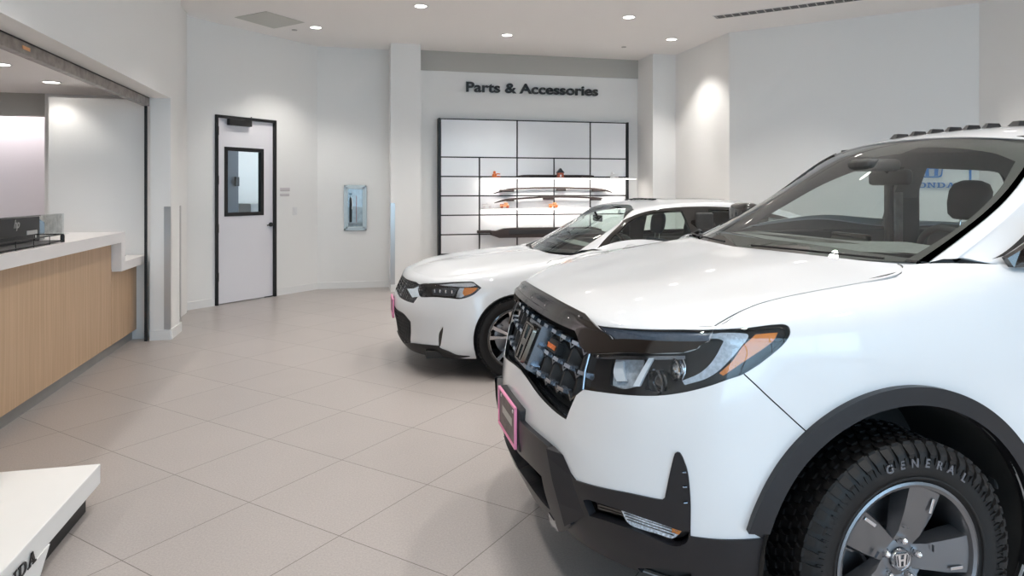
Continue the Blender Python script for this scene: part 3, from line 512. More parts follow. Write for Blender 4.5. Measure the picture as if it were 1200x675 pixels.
"civ_cab":{"windshield":[[0.05,0],[0.05,1],[0.06,1.9],[1,1.93],[2,1.93],[2.85,1.9],[2.95,1.0],[2.97,0]],"ws_open":[[0.2,0],[0.2,1],[0.22,1.82],[1,1.86],[2,1.86],[2.75,1.82],[2.85,1.0],[2.86,0]],"frit":[[0.06,0],[0.06,1],[0.08,1.89],[1,1.92],[2,1.92],[2.84,1.89],[2.94,1.0],[2.96,0]],"frit_hole":[[0.26,-0.01],[0.26,1],[0.26,1.82],[1,1.86],[2,1.86],[2.7,1.8],[2.8,1.0],[2.8,-0.01]],"dlo":[[0.251,3.509],[1.062,2.395],[2.0,2.0],[2.531,2.646],[3.14,2.898],[3.994,3.037],[4.994,3.093],[5.75,3.264],[6.536,3.543],[6.974,4.086],[6.7,4.705],[5.413,4.935],[3.249,4.91]],"glass_front":[[1.14,4.67],[1.139,3.111],[1.785,2.623],[2.364,2.908],[3.069,3.11],[3.718,3.226],[3.511,4.885]],"glass_quarter":[[0.532,4.007],[0.874,3.259],[1.062,3.104],[1.1,4.447]],"glass_rear":[[4.319,4.794],[4.424,3.28],[4.977,3.282],[5.68,3.45],[6.128,3.693],[5.826,4.783]],"rear_glass":[[6.1,0],[6.1,1.5],[7.6,1.7],[7.6,0]],"sunroof":[[4.0,0],[4.0,0.9],[5.3,0.9],[5.3,0]]}}
# ================================================================== the room
CAMZ=1.5; TH=R(13.3)
def cw(x,z): return (x*math.cos(TH)+z*math.sin(TH), -x*math.sin(TH)+z*math.cos(TH))
H=3.65; ZF=0
def wallbox(name,x0,x1,y0,y1,z0,z1,m='wall'): return struct(MB().box(x0,x1,y0,y1,z0,z1).build(name,m))
def wall_line(name,p,q,z0,z1,m='wall',t=.12,parent=None):
    """wall slab whose visible face runs from p to q (room on the right-hand side), thickness goes left"""
    d=Vector((q[0]-p[0],q[1]-p[1],0)).normalized(); n=Vector((-d.y,d.x,0))*t
    a,b=Vector((*p,z0)),Vector((*q,z0)); mb=MB().prism([a,b,b+n,a+n],(0,0,z1-z0))
    return mb.build(name,m,parent)
struct(MB().box(-7.2,8.2,-6.6,14.2,-.12,0).build('floor','floor_tile'))
struct(MB().box(-2.5,8.2,-6.6,12.2,H,H+.15).build('ceiling','ceiling'))
# left wall with the wide counter opening
for nm,a in (('wall_left',(-2.10,-1.75,-6.2,1.2,0,H)),('wall_left_header',(-2.10,-1.75,1.2,7.84,2.41,H)),('wall_left_pillar',(-1.94,-1.75,7.42,7.84,0,2.41)),('wall_left_jamb',(-2.9,-1.94,7.605,7.84,0,2.41)),('wall_left_end',(-2.10,-1.94,7.84,9.0,0,H))): struct(MB().box(*a).build(nm,'wall'))
struct(wall_line('wall_back',(-2.10,9.046),(-1.703-.0,9.443),0,H).copy() if False else wall_line('wall_back_left',(-2.2,8.946),(-1.703,9.443),0,H))
# the 45 degree wall continues around the door
dd=Vector((1,1,0)).normalized(); D0=Vector((-1.703,9.443,0))
def W45(s,d=0,z=0): p=D0+dd*s+Vector((dd.y,-dd.x,0))*d; return Vector((p.x,p.y,z))
struct(wall_line('wall_corner',W45(0)[:2],W45(.951)[:2],2.467,H)); struct(wall_line('wall_diagonal',W45(.951)[:2],(-.486,10.66),0,H))
wall_line_obj=struct(wall_line('wall_back',(-.486,10.66),(.60,10.66),0,H))
struct(MB().box(.574,1.01,10.15,10.78,0,H).build('wall_column_left','wall'))
struct(wall_line('wall_sign',(1.01,10.6),(4.66,10.6),0,H))
struct(MB().box(1.01,4.66,10.58,10.6,3.345,H).build('trim_grey_band','wall_taupe'))
struct(MB().box(4.66,5.20,10.01,10.72,0,H).build('wall_column_right','wall'))
struct(MB().box(5.05,5.17,8.42,10.02,0,H).build('wall_right_end','wall'))
struct(wall_line('wall_right_diagonal',(5.05,8.42),(7.09,6.38),0,H))
struct(MB().box(7.05,7.2,-6.2,6.42,0,H).build('wall_right','wall'))
# glazed street front behind the viewer
wm=MB(); xs=[-1.75+i*1.47 for i in range(7)]
for x in xs: wm.box(x-.03,x+.03,-6.1,-5.98,0,H)
for zz in (0,.12,2.6,H-.08): wm.box(-1.75,7.09,-6.1,-5.98,zz,zz+.08)
wf=struct(wm.build('window_1','black_satin')); g_=MB().box(-1.75,7.09,-6.05,-6.04,.1,H-.05).build('pane','clear_glass',wf)
struct(MB().box(-25,25,-40,-6.3,-.12,-.02).build('ground','outdoor_ground'))
# baseboards
def bb(name,p,q,h=.10,t=.012):
    d=Vector((q[0]-p[0],q[1]-p[1],0)).normalized(); n=Vector((d.y,-d.x,0))*t; a,b=Vector((*p,0)),Vector((*q,0))
    struct(MB().prism([a,a+n,b+n,b],(0,0,h)).build(name,'base_white'))
bb('baseboard_left',(-1.75,7.42),(-1.75,7.84)); bb('baseboard_pillar',(-1.94,7.42),(-1.75,7.42)); bb('baseboard_diagonal_left',(-2.15,8.996),W45(-.01)[:2]); bb('baseboard_diagonal',W45(.97)[:2],(-.486,10.66)); bb('baseboard_back',(-.486,10.66),(.574,10.66)); bb('baseboard_column',(.574,10.15),(1.01,10.15)); bb('baseboard_sign',(1.01,10.6),(4.66,10.6)); bb('baseboard_right',(5.05,8.42),(7.05,6.42))
bb('baseboard_right_end',(5.05,10.0),(5.05,8.42))
# steel corner guards
def guard(name,x,y,wx,wy,z0,z1,label):
    t=.004; mb=MB(); mb.box(x,x+wx,y-t,y,z0,z1) if wx>0 else mb.box(x+wx,x,y-t,y,z0,z1)
    mb.box(x+(t if wx<0 else -t) if wx<0 else x-t,x+t if wx<0 else x,y-t,y+wy,z0,z1)
    return tag(mb.build(name,'steel'),label,'corner guard')
guard('corner_guard',-1.75,7.42,-.06,.004,.105,1.33,'brushed steel corner guard on white pillar beside the counter opening')
guard('corner_guard',.574,10.15,.06,.06,.105,1.30,'slim steel corner guard on left edge of the wall column beside the parts display')
tag(MB().box(-1.75,-1.746,7.79,7.84,.105,1.33).build('corner_guard','steel'),'narrow steel corner guard on the rear edge of the pillar nearer the door','corner guard')
# office beyond the opening
m=MB(); m.box(-3.2,-1.94,8.3,8.42,0,2.53); struct(m.build('wall_office_back','wall'))
struct(MB().box(-6,-3.2,8.3,8.42,2.29,2.53).build('trim_office_bulkhead','wall_taupe'))
struct(MB().box(-6,-3.2,8.85,8.97,0,2.6).build('wall_office_niche','wall_lilac'))
struct(MB().box(-3.25,-3.2,8.42,8.97,0,2.53).build('wall_office_return','wall'))
struct(MB().box(-6.2,-2.1,-1,9.0,2.53,2.62).build('ceiling_office','ceiling'))
struct(MB().box(-6.2,-6.08,-1,9.0,0,2.6).build('wall_office_left','wall')); struct(MB().box(-6.2,-2.1,-1.1,-1,0,2.6).build('wall_office_front','wall'))
# rolling shutter housing and its side track
sh=empty('rolling_shutter',(-1.972,4.3,2.325)); tag(sh,'brushed steel rolling shutter rolled up over the counter opening','shutter')
MB().box(-.03,.03,-3.1,3.12,0,.078,.004).build('bottom_bar','steel_dark',sh)
MB().box(-.032,.032,-3.1,3.12,.078,.084).build('seal','black_satin',sh)
MB().box(.031,.034,.42,.52,.03,.052).build('lock_plate','orange_pale',sh)
MB().box(-.012,.012,3.095,3.12,-2.33,0,.003).build('side_track','black_satin',sh)
# ---- counter
ct=empty('reception_counter',(-2.1,5,0)); tag(ct,'oak front reception counter with thick white stepped top','counter')
def cb(name,m,x0,x1,y0,y1,z0,z1,bev=.003): return MB().box(x0+2.1,x1+2.1,y0-5,y1-5,z0,z1,bev).build(name,m,ct)
cb('wood_panel','oak_veneer',-2.12,-2.09,1.3,6.79,.10,1.02); cb('wood_panel','oak_veneer',-2.12,-2.09,6.793,7.53,.10,.78)
cb('kick_plate','steel_kick',-2.16,-2.13,1.3,7.53,0,.10,0)
cb('carcass','wall',-2.75,-2.165,1.3,7.55,.02,.72,0)
pr=[(0,1.02),(0,1.11),(1,1.11)]
prof=[(1.3,1.022),(6.80,1.022),(6.80,.76),(7.59,.76),(7.59,.84),(6.90,.84),(6.90,1.112),(1.3,1.112)]
MB().prism([(.09,y-5,z_) for y,z_ in prof],(-.78,0,0)).build('countertop','solid_surface',ct)
cb('jamb','wall',-2.2,-2.0,7.53,7.6,0,.76,0)
# papers on the lower counter
tag(MB().box(-2.28,-2.18,7.15,7.5,.8415,.8475).box(-2.275,-2.185,7.16,7.49,.846,.849).build('clipboard','ink'),'thin dark clipboard lying on the low end of the counter','clipboard')
# printer
pn=empty('printer',(-2.5,5.45,1.112)); tag(pn,'black office printer with slanted side on the white counter','printer')
px0=5.0-5.45; px1=5.88-5.45
MB().box(-.24,.20,px0,px1,.0,.185,.006).build('body','black_plastic',pn)
MB().prism([(.17,px1,.0),(.17,px1+.16,.0),(.17,px1+.16,.13),(.17,px1,.180)],(-.40,0,0)).build('side_cover','gloss_black',pn)
MB().box(-.24,.205,px0-.005,px1+.004,.183,.196,.004).build('lid','gloss_black',pn)
MB().box(.198,.204,px1-.22,px1-.05,.055,.085,.002).box(.198,.206,px1-.10,px1-.07,.02,.085,.002).build('control_panel','steel',pn)
hp=text('logo','hp',.085,.002,'steel',pn,(.2015,px0+.46,.115),(R(90),0,R(90)),bold=.001,shear=.35)
# wire tray
wt=empty('wire_tray',(-2.15,5.22,1.112)); tag(wt,'black wire paper tray in front of the printer','tray')
mb=MB(); z0_,z1_=.012,.06
for zz in (z0_,z1_): mb.tube([(-.09,-.55,zz),(.09,-.55,zz),(.09,.42,zz),(-.09,.42,zz)],.004,6,closed=True)
for y in (-.55,-.3,-.05,.2,.42): mb.tube([(.09,y,0),(.09,y,z1_)],.003,6)
for x in (-.09,): mb.tube([(x,.42,0),(x,.42,z1_)],.003,6)
mb.build('frame','black_satin',wt,auto=40)
MB().box(-.085,.085,-.545,.415,.008,.013).build('base','black_satin',wt); MB().lathe([(0,0),(.014,.002),(.014,.05),(.008,.062),(0,.062)],'z',(.09,.42,.0),12).build('corner_cap','black_satin',wt,auto=40)
# speckled stone brochure holder behind
sh2=empty('brochure_holder',(-2.45,6.48,1.112)); tag(sh2,'clear acrylic holder with a speckled grey card behind the printer','holder')
MB().box(-.002,.002,-.22,.22,.01,.175).build('card','marble',sh2); MB().box(.006,.010,-.23,.23,0,.18).box(-.012,-.008,-.23,.23,0,.18).box(-.03,.05,-.23,.23,0,.006).build('sleeve','acrylic',sh2)
# ---- display plinth
pl=empty('display_plinth',(-1.55,2.7,0)); tag(pl,'low white display plinth with black recessed base and lettering on its side','plinth')
X0,X1,Y0,Y1=-.40,.40,-1.25,.90
MB().box(X0,X1-.004,Y0,Y1,.107,.20,.004).build('top_slab','plinth_white',pl)
MB().prism([(X1-.03,.33,.107),(X1-.03,.245,.03),(X1-.03,.19,.0),(X1-.03,Y0,.0),(X1-.03,Y0,.107)][::-1],(.03,0,0)).build('side_panel','plinth_white',pl)
MB().box(X0+.06,X1-.05,Y0+.03,Y1-.05,.0,.107).build('base','black_satin',pl)
slab_text('lettering','HONDA',.048,.003,'ink',(X1,-.165,.108),(0,1,0),(0,0,1),.37,pl)
# ---- door 1 in the diagonal wall
dr=empty('door_1',W45(0)); dr.rotation_euler=(0,0,R(45)); struct(dr,'white door with tall dark framed window in the diagonal wall','door')
DW,DH=.951,2.467
mb=MB(); mb.box(0,.035,-.03,.06,0,DH,.003); mb.box(DW-.035,DW,-.03,.06,0,DH,.003); mb.box(0,DW,-.03,.06,DH-.035,DH,.003); mb.build('door_frame','black_satin',dr)
wx0,wx1,wz0,wz1=.165,.74,1.165,2.04
lf=MB(); L0,L1=.038,DW-.038
lf.box(L0,wx0,.01,.055,.012,DH-.037); lf.box(wx1,L1,.01,.055,.012,DH-.037); lf.box(wx0,wx1,.01,.055,.012,wz0); lf.box(wx0,wx1,.01,.055,wz1,DH-.037)
leaf=lf.build('door_leaf','door_white',dr)
fm=MB(); t=.03
for a in ((wx0-.02,wx0+t,wz0-.02,wz1+.02),(wx1-t,wx1+.02,wz0-.02,wz1+.02),(wx0,wx1,wz0-.02,wz0+t),(wx0,wx1,wz1-t,wz1+.02)): fm.box(a[0],a[1],.002,.06,a[2],a[3],.002)
fm.build('window_frame','black_satin',dr); MB().box(wx0,wx1,.03,.034,wz0,wz1).build('pane','clear_glass',dr)
for zz in (.365,.995,1.62,2.26): MB().box(.022,.052,-.014,.012,zz-.055,zz+.055,.003).build('hinge','black_satin',dr)
h=MB(); h.lathe([(0,-.012),(.028,-.01),(.03,0),(.03,.012)],'y',(.875,.0,1.01),20); h.tube([(.875,-.012,1.01),(.875,-.045,1.01),(.86,-.055,1.01),(.77,-.055,1.005)],[.011,.011,.011,.008],10); h.build('handle','black_satin',dr,auto=40)
cl=MB(); cl.box(.18,.53,-.05,.008,2.345,2.43,.006); cb_=cl.build('closer','black_satin',dr); MB().tube([(.42,-.03,2.432),(.50,-.075,2.445),(.53,-.03,2.475)],.008,8).build('arm','black_satin',cb_)
MB().box(DW-.18,DW-.04,-.004,.01,.004,.014).build('sill_plate','black_satin',dr)
# room seen through the door window
m=MB(); m.box(-1.4,-1.35,0,0,0,0) if False else None
rm=MB(); a=W45(-.5,-1.9,0);b=W45(3.0,-1.9,0); rm.prism([a,b,b+Vector((-.07,.07,0)),a+Vector((-.07,.07,0))],(0,0,2.6)); struct(rm.build('wall_beyond_door','wall'))
rm=MB(); a=W45(-.1,-.15,0);b=W45(-.1,-1.9,0); rm.prism([a,b,b+Vector((-.06,-.06,0)),a+Vector((-.06,-.06,0))],(0,0,2.6)); struct(rm.build('wall_beyond_door_side','office_blue'))
rm=MB(); a=W45(2.9,-.15,0);b=W45(2.9,-1.9,0); rm.prism([a,b,b+Vector((.06,.06,0)),a+Vector((.06,.06,0))],(0,0,2.6)); struct(rm.build('wall_beyond_door_right','wall'))
rm=MB(); a=W45(-.2,-.13,2.6);b=W45(3,-.13,2.6); c_=W45(3,-2,2.6);d_=W45(-.2,-2,2.6); rm.prism([a,b,c_,d_],(0,0,.05)); struct(rm.build('ceiling_beyond_door','ceiling'))
cbx=empty('storage_cabinet',W45(1.98,-1.62,0),R(45)); tag(cbx,'low grey cabinet seen through the door window','cabinet'); MB().box(-.35,.35,-.2,.2,0,1.24,.004).build('body','taupe_plate',cbx); MB().box(-.37,.37,-.22,.22,1.24,1.27,.004).build('top','taupe_plate',cbx)
ht=tag(MB().box(-.03,.03,-.02,.02,-.07,.07,.004).build('wall_bracket','ink'),'small dark bracket on the blue wall seen through the door window','bracket'); ht.location=W45(1.19,-1.17,1.62); ht.rotation_euler=(0,0,R(45))
pb=empty('locker',W45(1.07,-1.32,0),R(45)); tag(pb,'tall blue grey locker edge seen through the left of the door window','locker'); MB().box(-.19,.17,-.12,.12,0,2.1,.004).build('body','office_blue',pb); MB().box(-.15,.13,.12,.13,.1,2.0,.003).build('locker_door','office_blue',pb)
# signs and switch on the diagonal wall
def onwall(name,s0,s1,z0,z1,m,label,cat,parts=()):
    o=empty(name,W45((s0+s1)/2,0,(z0+z1)/2),R(45)); tag(o,label,cat); w=(s1-s0)/2;hh=(z1-z0)/2
    MB().box(-w,w,-.008,.0,-hh,hh,.002).build('plate',m,o)
    for nm,a0,a1,b0,b1,mm,dd_ in parts: MB().box(a0,a1,-.008-dd_,-.007,b0,b1,.001).build(nm,mm,o)
    return o
onwall('door_sign',1.03,1.20,1.475,1.525,'wall_lilac','upper of the two small door signs beside the white door','sign',(('stripe',-.08,.08,-.018,-.008,'taupe_plate',.002),))
onwall('door_sign',1.03,1.19,1.405,1.44,'wall_lilac','lower blank one of the two small door signs beside the white door','sign',(('stripe',-.075,.075,-.016,-.010,'taupe_plate',.002),))
onwall('light_switch',1.255,1.33,1.13,1.245,'white_plastic','white light switch on the wall between door signs and corner','switch',(('rocker',-.014,.014,-.03,.03,'white_plastic',.004),))
# extinguisher cabinet
ec=empty('extinguisher_cabinet',(.068,10.66,1.222)); tag(ec,'steel framed wall cabinet holding a fire extinguisher beside the column','cabinet')
fr=MB(); w,hh=.168,.343
for k,(a,dep) in enumerate(((0,.03),(.03,.045))):
    for b in ((-w+a,-w+a+.03,-hh+a,hh-a),(w-a-.03,w-a,-hh+a,hh-a),(-w+a,w-a,-hh+a,-hh+a+.03),(-w+a,w-a,hh-a-.03,hh-a)): fr.box(b[0],b[1],-dep,0,b[2],b[3],.003)
fr.build('frame','steel_frame',ec); MB().box(-.12,.12,-.006,-.002,-.29,.29).build('back_plate','niche_grey',ec); MB().box(-.11,.11,-.040,-.037,-.285,.285).build('pane','clear_glass',ec)
MB().tube([(.018,-.043,-.22),(.018,-.043,.18)],.0035,6).build('pull_strip','ext_red',ec)
fe=empty('fire_extinguisher',(.0,10.635,1.222)); tag(fe,'black fire extinguisher with white hose label inside the wall cabinet','fire extinguisher')
MB().lathe([(0,-.22),(.020,-.22),(.022,-.2),(.022,.12),(.014,.16),(.008,.17),(.008,.2),(0,.2)],'z',(0,0,0),16).build('cylinder','ink',fe,auto=40)
MB().tube([(.0,-.005,.19),(.02,-.012,.14),(.028,-.012,.05),(.02,-.012,-.02)],.006,8).build('hose','white_plastic',fe,auto=40); MB().box(-.025,.02,-.01,.008,.2,.225,.003).build('handle','ink',fe)
# ---- sign text
sg=text('wall_lettering','Parts & Accessories',.215,.03,'ink',None,(1.758,10.56,3.035),(PI/2,0,0),bold=.0054,width=2.185)
tag(sg,'black raised letters reading Parts & Accessories above the display','lettering')
# ---- display wall
dp=empty('parts_display',(2.875,10.594,0)); tag(dp,'white panelled display wall in a black frame under the lettering','display')
DX0,DX1=1.31-2.875,4.44-2.875
MB().box(DX0,DX1,-.09,-.0,.05,2.60,.002).build('backing','ink',dp)
Vx=[1.345,1.957,2.563,3.172,3.784,4.41]; Zl=[.08,.2,.5,.8,1.1,1.4,1.7,2.0,2.59]; g=.0125
for r_ in range(len(Zl)-1):
    cols=[(0,2),(2,4),(4,5)] if r_==len(Zl)-2 else [(0,1),(1,2),(2,3),(3,4),(4,5)]
    for a,b in cols: MB().box(Vx[a]+g-2.875,Vx[b]-g-2.875,-.11,-.088,Zl[r_]+g*.8,Zl[r_+1]-g*.8,.002).build('white_panel','panel_white',dp)
MB().box(1.31-2.875,1.345-2.875,-.14,-.02,.05,2.60,.002).build('side_post','black_satin',dp); MB().box(4.41-2.875,4.44-2.875,-.14,-.02,.05,2.60,.002).build('side_post','black_satin',dp)
def shelf(z,x0,x1,label,grp):
    s=empty('display_shelf',((x0+x1)/2,10.452,z)); tag(s,label,'shelf',grp); w=(x1-x0)/2
    MB().box(-w,w,-.20,0,-.008,.008,.002).build('shelf_board','white_plastic',s); MB().box(-w,w,-.195,-.17,-.013,-.008).build('light_strip','led_emit',s)
    return s
shelf(1.678,1.96,4.47,'long white lit shelf, the higher of two on the display wall',None); shelf(1.20,1.96,4.41,'long white lit shelf, the lower of two, carrying toy trucks',None)
# roof rails and running board
def rail(name,pts,r,label,feet,depth=.05):
    o=empty(name,(pts[0][0],10.44,pts[0][1])); tag(o,label,'car rack rail' if 'rail' in name else 'running board'); x0,z0=pts[0]
    P=[(x-x0,0,z-z0) for x,z in pts]; sp=[]
    for i in range(len(P)-1):
        p0=P[max(i-1,0)];p1=P[i];p2=P[i+1];p3=P[min(i+2,len(P)-1)]
        for q in range(5):
            t=q/5; sp.append(tuple(.5*(2*b+(c-a)*t+(2*a-5*b+4*c-d)*t*t+(3*b-a-3*c+d)*t**3) for a,b,c,d in zip(p0,p1,p2,p3)))
    sp.append(P[-1]); n=len(sp); MB().tube(sp,[r*(.35+.65*min(1,min(i,n-1-i)/4)) for i in range(n)],8).build('bar','rail_brown',o,auto=40)
    for a,b,dz in feet: MB().box(a-x0,b-x0,-.025,.045,dz-z0-.022,dz-z0+.012,.006).build('foot','rail_brown',o)
    return o
rail('roof_rail',[(2.172,1.434),(2.349,1.487),(2.527,1.513),(3.155,1.527),(3.764,1.514),(3.99,1.493),(4.146,1.449)],.016,'arched dark roof rail mounted just under the upper shelf, with visible feet',[(2.27,2.5,1.485),(3.2,3.35,1.498),(3.80,4.02,1.487)])
rail('roof_rail',[(2.186,1.288),(2.349,1.333),(2.527,1.353),(3.127,1.383),(3.728,1.37),(3.975,1.355)],.016,'lower of the two arched dark roof rails, just above the toy trucks',[(2.38,2.5,1.338),(2.98,3.14,1.358),(3.78,3.95,1.345)])
rr=rail('roof_rail',[(2.5,1.701),(2.693,1.718),(3.1,1.720),(3.728,1.718),(3.815,1.701)],.014,'thin dark roof rail lying flat on the upper display shelf',[(2.6,2.72,1.708),(3.62,3.75,1.708)])
rr.location.y=10.40
rb=empty('running_board',(2.95,10.42,.82)); tag(rb,'dark brown running board mounted low on the display wall','running board')
MB().prism([(-.83,-.05,-.03),(-.70,-.05,-.075),(-.60,-.05,-.075),(.85,-.05,-.075),(.95,-.05,-.03),(.95,-.05,.05),(.85,-.05,.078),(-.45,-.05,.078),(-.62,-.05,.07),(-.74,-.05,.035),(-.83,-.05,.04)],(0,.10,0)).build('step_board','rail_brown',rb)
for x in (-.98,.98): MB().box(x-.06 if x<0 else x-.1,x+.16 if x<0 else x+.02,-.03,.05,.0,.045,.012).build('end_bracket','rail_brown',rb)
MB().box(-.55,.8,-.056,-.05,-.02,.05,.004).build('tread_strip','black_plastic',rb)
# little toys on the shelves
def toy(kind,x,z,label,m,m2,cat):
    o=empty(kind,(x,10.36,z),R(random.uniform(-6,6))); tag(o,label,cat)
    if kind=='toy_truck':
        MB().box(-.07,.07,-.025,.025,.02,.05,.006).build('chassis',m,o); MB().box(-.005,.05,-.024,.024,.05,.085,.008).build('cab',m,o); MB().box(-.068,-.015,-.022,.022,.05,.062,.003).build('cargo_bed',m2,o)
        for sx in (-.045,.045): MB().lathe([(0,-.032),(.018,-.032),(.02,-.026),(.02,.026),(.018,.032),(0,.032)],'y',(sx,0,.02),12).build('wheel',m2,o,auto=40)
    elif kind=='toy_house':
        MB().box(-.05,.05,-.035,.035,0,.075,.003).build('wall_block',m,o); MB().prism([(-.06,-.045,.075),(.06,-.045,.075),(0,-.045,.15)],(0,.09,0)).build('roof',m2,o); MB().box(-.012,.012,-.038,-.034,.0,.045).build('door_panel','white_plastic',o); MB().box(-.07,.07,-.05,.05,-.0,.006).build('base',m,o)
    else:
        MB().lathe([(0,0),(.035,0),(.04,.02),(.03,.05),(.014,.062),(0,.065)],'z',(-.02,0,0),14).build('torso',m,o,auto=50); MB().lathe([(0,.055),(.014,.058),(.022,.075),(.018,.092),(0,.1)],'z',(-.02,0,0),14).build('head',m,o,auto=60)
        MB().tube([(0,0,.045),(.03,0,.055),(.07,0,.05)],[.012,.010,.008],8).build('arm',m,o,auto=50); MB().tube([(.01,-.01,.01),(.05,-.02,.012),(.07,-.02,.01)],[.014,.012,.01],8).build('leg',m2,o,auto=50)
    return o
toy('toy_figure',2.19,1.688,'small orange toy figure on the left of the upper shelf','orange','brick_red','toy')
toy('toy_house',3.235,1.688,'small red toy house with dark pointed roof on the upper shelf','brick_red','ink','toy')
toy('toy_figure',4.137,1.688,'small pale white toy figure on the right of the upper shelf','white_plastic','wall_lilac','toy')
toy('toy_truck',2.05,1.21,'pale white toy truck at the left end of the lower shelf','white_plastic','wall_lilac','toy')
toy('toy_truck',2.33,1.21,'orange toy truck beside the pale toy truck on the lower shelf','orange_pale','brick_red','toy')
toy('toy_truck',3.12,1.21,'orange toy truck standing alone in the middle of the lower shelf','orange_pale','orange','toy')
# blue maker sign on the right diagonal wall
ws_=empty('wall_logo',(6.721,6.749,1.5)); ws_.rotation_euler=(0,0,R(-45)); tag(ws_,'blue metal letters and emblem on the far wall, seen through the truck window','sign')
slab_text('lettering','HONDA',.062,.01,'blue',(-.235,-.012,.02),(1,0,0),(0,0,1),.47,ws_)
h_emblem('emblem',.26,.24,'blue',ws_,lambda a,b,c:(a,-.012-c,.26+b),.012)
tb=tag(MB().box(-.012,.012,-.012,0,-.9,.5).build('trim_strip','blue'),'thin vertical blue strip on the wall beside the blue sign','trim'); tb.location=(6.99,6.48,1.5); tb.rotation_euler=(0,0,R(-45))
# ---- ceiling fittings
rows=[]
Lp=[(.799,8.03),(-.45,9.41),(2.117,9.26),(3.378,7.95),(4.471,8.985)]
for k in range(0,9):
    y=6.6-1.36*k
    for x in ([-.49,2.09,4.67] if k%2==0 else [.8,3.38,5.96]): Lp.append((x,y))
names={0:'round downlight over the aisle, front of the door',1:'round downlight nearest the door corner',2:'round downlight nearest the wall lettering',3:'round downlight above the middle of the far car',4:'round downlight near the right wall column'}
def downlight(x,y,z,label,grp,power,spot=True,size=.075,ang=105,blend=.6):
    o=empty('downlight',(x,y,z)); tag(o,label,'ceiling light',grp)
    MB().lathe([(size,0),(size+.012,-.003),(size+.012,-.006),(size,-.008),(size-.008,-.004),(size-.008,-.001)],'z',(0,0,0),24,closed=True).build('trim_ring','white_plastic',o,auto=40)
    MB().lathe([(0,-.0035),(size-.004,-.0035)],'z',(0,0,0),24).build('diffuser','lamp_emit',o)
    l=bpy.data.lights.new('downlight_lamp','SPOT'); l.energy=power; l.spot_size=R(ang); l.spot_blend=blend; l.shadow_soft_size=.06; l.color=(1,.955,.90)
    lo=bpy.data.objects.new('lamp',l); C.objects.link(lo); lo.parent=o; lo.location=(0,0,-.02)
    return o
for i,(x,y) in enumerate(Lp):
    if not(-1.6<x<6.9): continue
    downlight(x,y,H,names.get(i,'round recessed downlight in the ceiling above the cars'),None if i in names else 'downlights outside the frame',P_DOWN)
for x,y in ((-2.80,6.42),(-2.79,7.38),(-3.9,6.4),(-3.9,7.6),(-2.8,5.0),(-2.8,3.2),(-4.4,4.5)):
    downlight(x,y,2.53,'downlight in the office ceiling '+('closest to the back wall' if y==7.38 else 'in front of the opening, second from the back' if y==6.42 else 'further inside the office'),None if y in(6.42,7.38) else 'office downlights out of view',P_OFF*(.35 if y==7.38 else 1),ang=120)
# cove light in the office niche
l=bpy.data.lights.new('cove','AREA'); l.shape='RECTANGLE'; l.size=2.6; l.size_y=.06; l.energy=P_COVE; l.color=(1,.95,.97); lo=bpy.data.objects.new('cove_lamp',l); C.objects.link(lo); lo.location=(-4.6,8.55,2.45); lo.rotation_euler=(R(30),0,0)
# room beyond door lamp
l=bpy.data.lights.new('inner_room','POINT'); l.energy=9; l.shadow_soft_size=.15; lo=bpy.data.objects.new('inner_room_lamp',l); C.objects.link(lo); lo.location=W45(2.0,-.9,2.3)
# shelf led strips give real light
for z,p in ((1.66,P_SHELF),(1.19,P_SHELF*.8)):
    l=bpy.data.lights.new('shelf_led','AREA'); l.shape='RECTANGLE'; l.size=2.4; l.size_y=.02; l.energy=p; l.color=(1,.93,.86); lo=bpy.data.objects.new('shelf_lamp',l); C.objects.link(lo); lo.location=(3.2,10.31,z); lo.rotation_euler=(R(22),0,0)
# wall wash spot at the right end wall
l=bpy.data.lights.new('wall_wash','SPOT'); l.energy=P_WASH; l.spot_size=R(58); l.spot_blend=.7; l.shadow_soft_size=.04; l.color=(1,.96,.92); lo=bpy.data.objects.new('wall_wash_lamp',l); C.objects.link(lo); lo.location=(4.72,9.15,3.6); lo.rotation_euler=(0,R(9),0)
# ceiling panel, sprinkler heads, slot diffuser
ap=struct(MB().prism([(-1.408,9.082,H-.006),(-.995,9.587,H-.006),(-.575,9.153,H-.006),(-.99,8.69,H-.006)][::-1],(0,0,.004)).build('trim_access_panel','ceiling_panel'))
for x,y,n in ((-.737,9.626,'small round sprinkler cover beside the ceiling access panel'),(4.011,9.635,'small round sprinkler cover above the parts display')):
    o=tag(MB().lathe([(0,-.008),(.035,-.007),(.038,0),(0,0)],'z',(0,0,0),16).build('sprinkler_cover','taupe_plate' ,auto=40),n,'sprinkler'); o.location=(x,y,H)
sd=empty('slot_diffuser',(5.35,6.78,H),R(-45)); tag(sd,'long dark slotted air diffuser in the ceiling parallel to the diagonal wall','air vent')
MB().box(-1.32,1.9,-.085,.085,-.006,0,.001).build('frame','white_plastic',sd)
mb=MB(); 
for k in range(2): mb.box(-1.30,1.88,-.070+k*.075,-.005+k*.075,-.008,-.004)
mb.build('slot','ink',sd)
mb=MB()
for k in range(34): mb.box(-1.29+k*.095,-1.275+k*.095,-.072,.072,-.0095,-.004)
mb.build('vane','taupe_plate',sd)
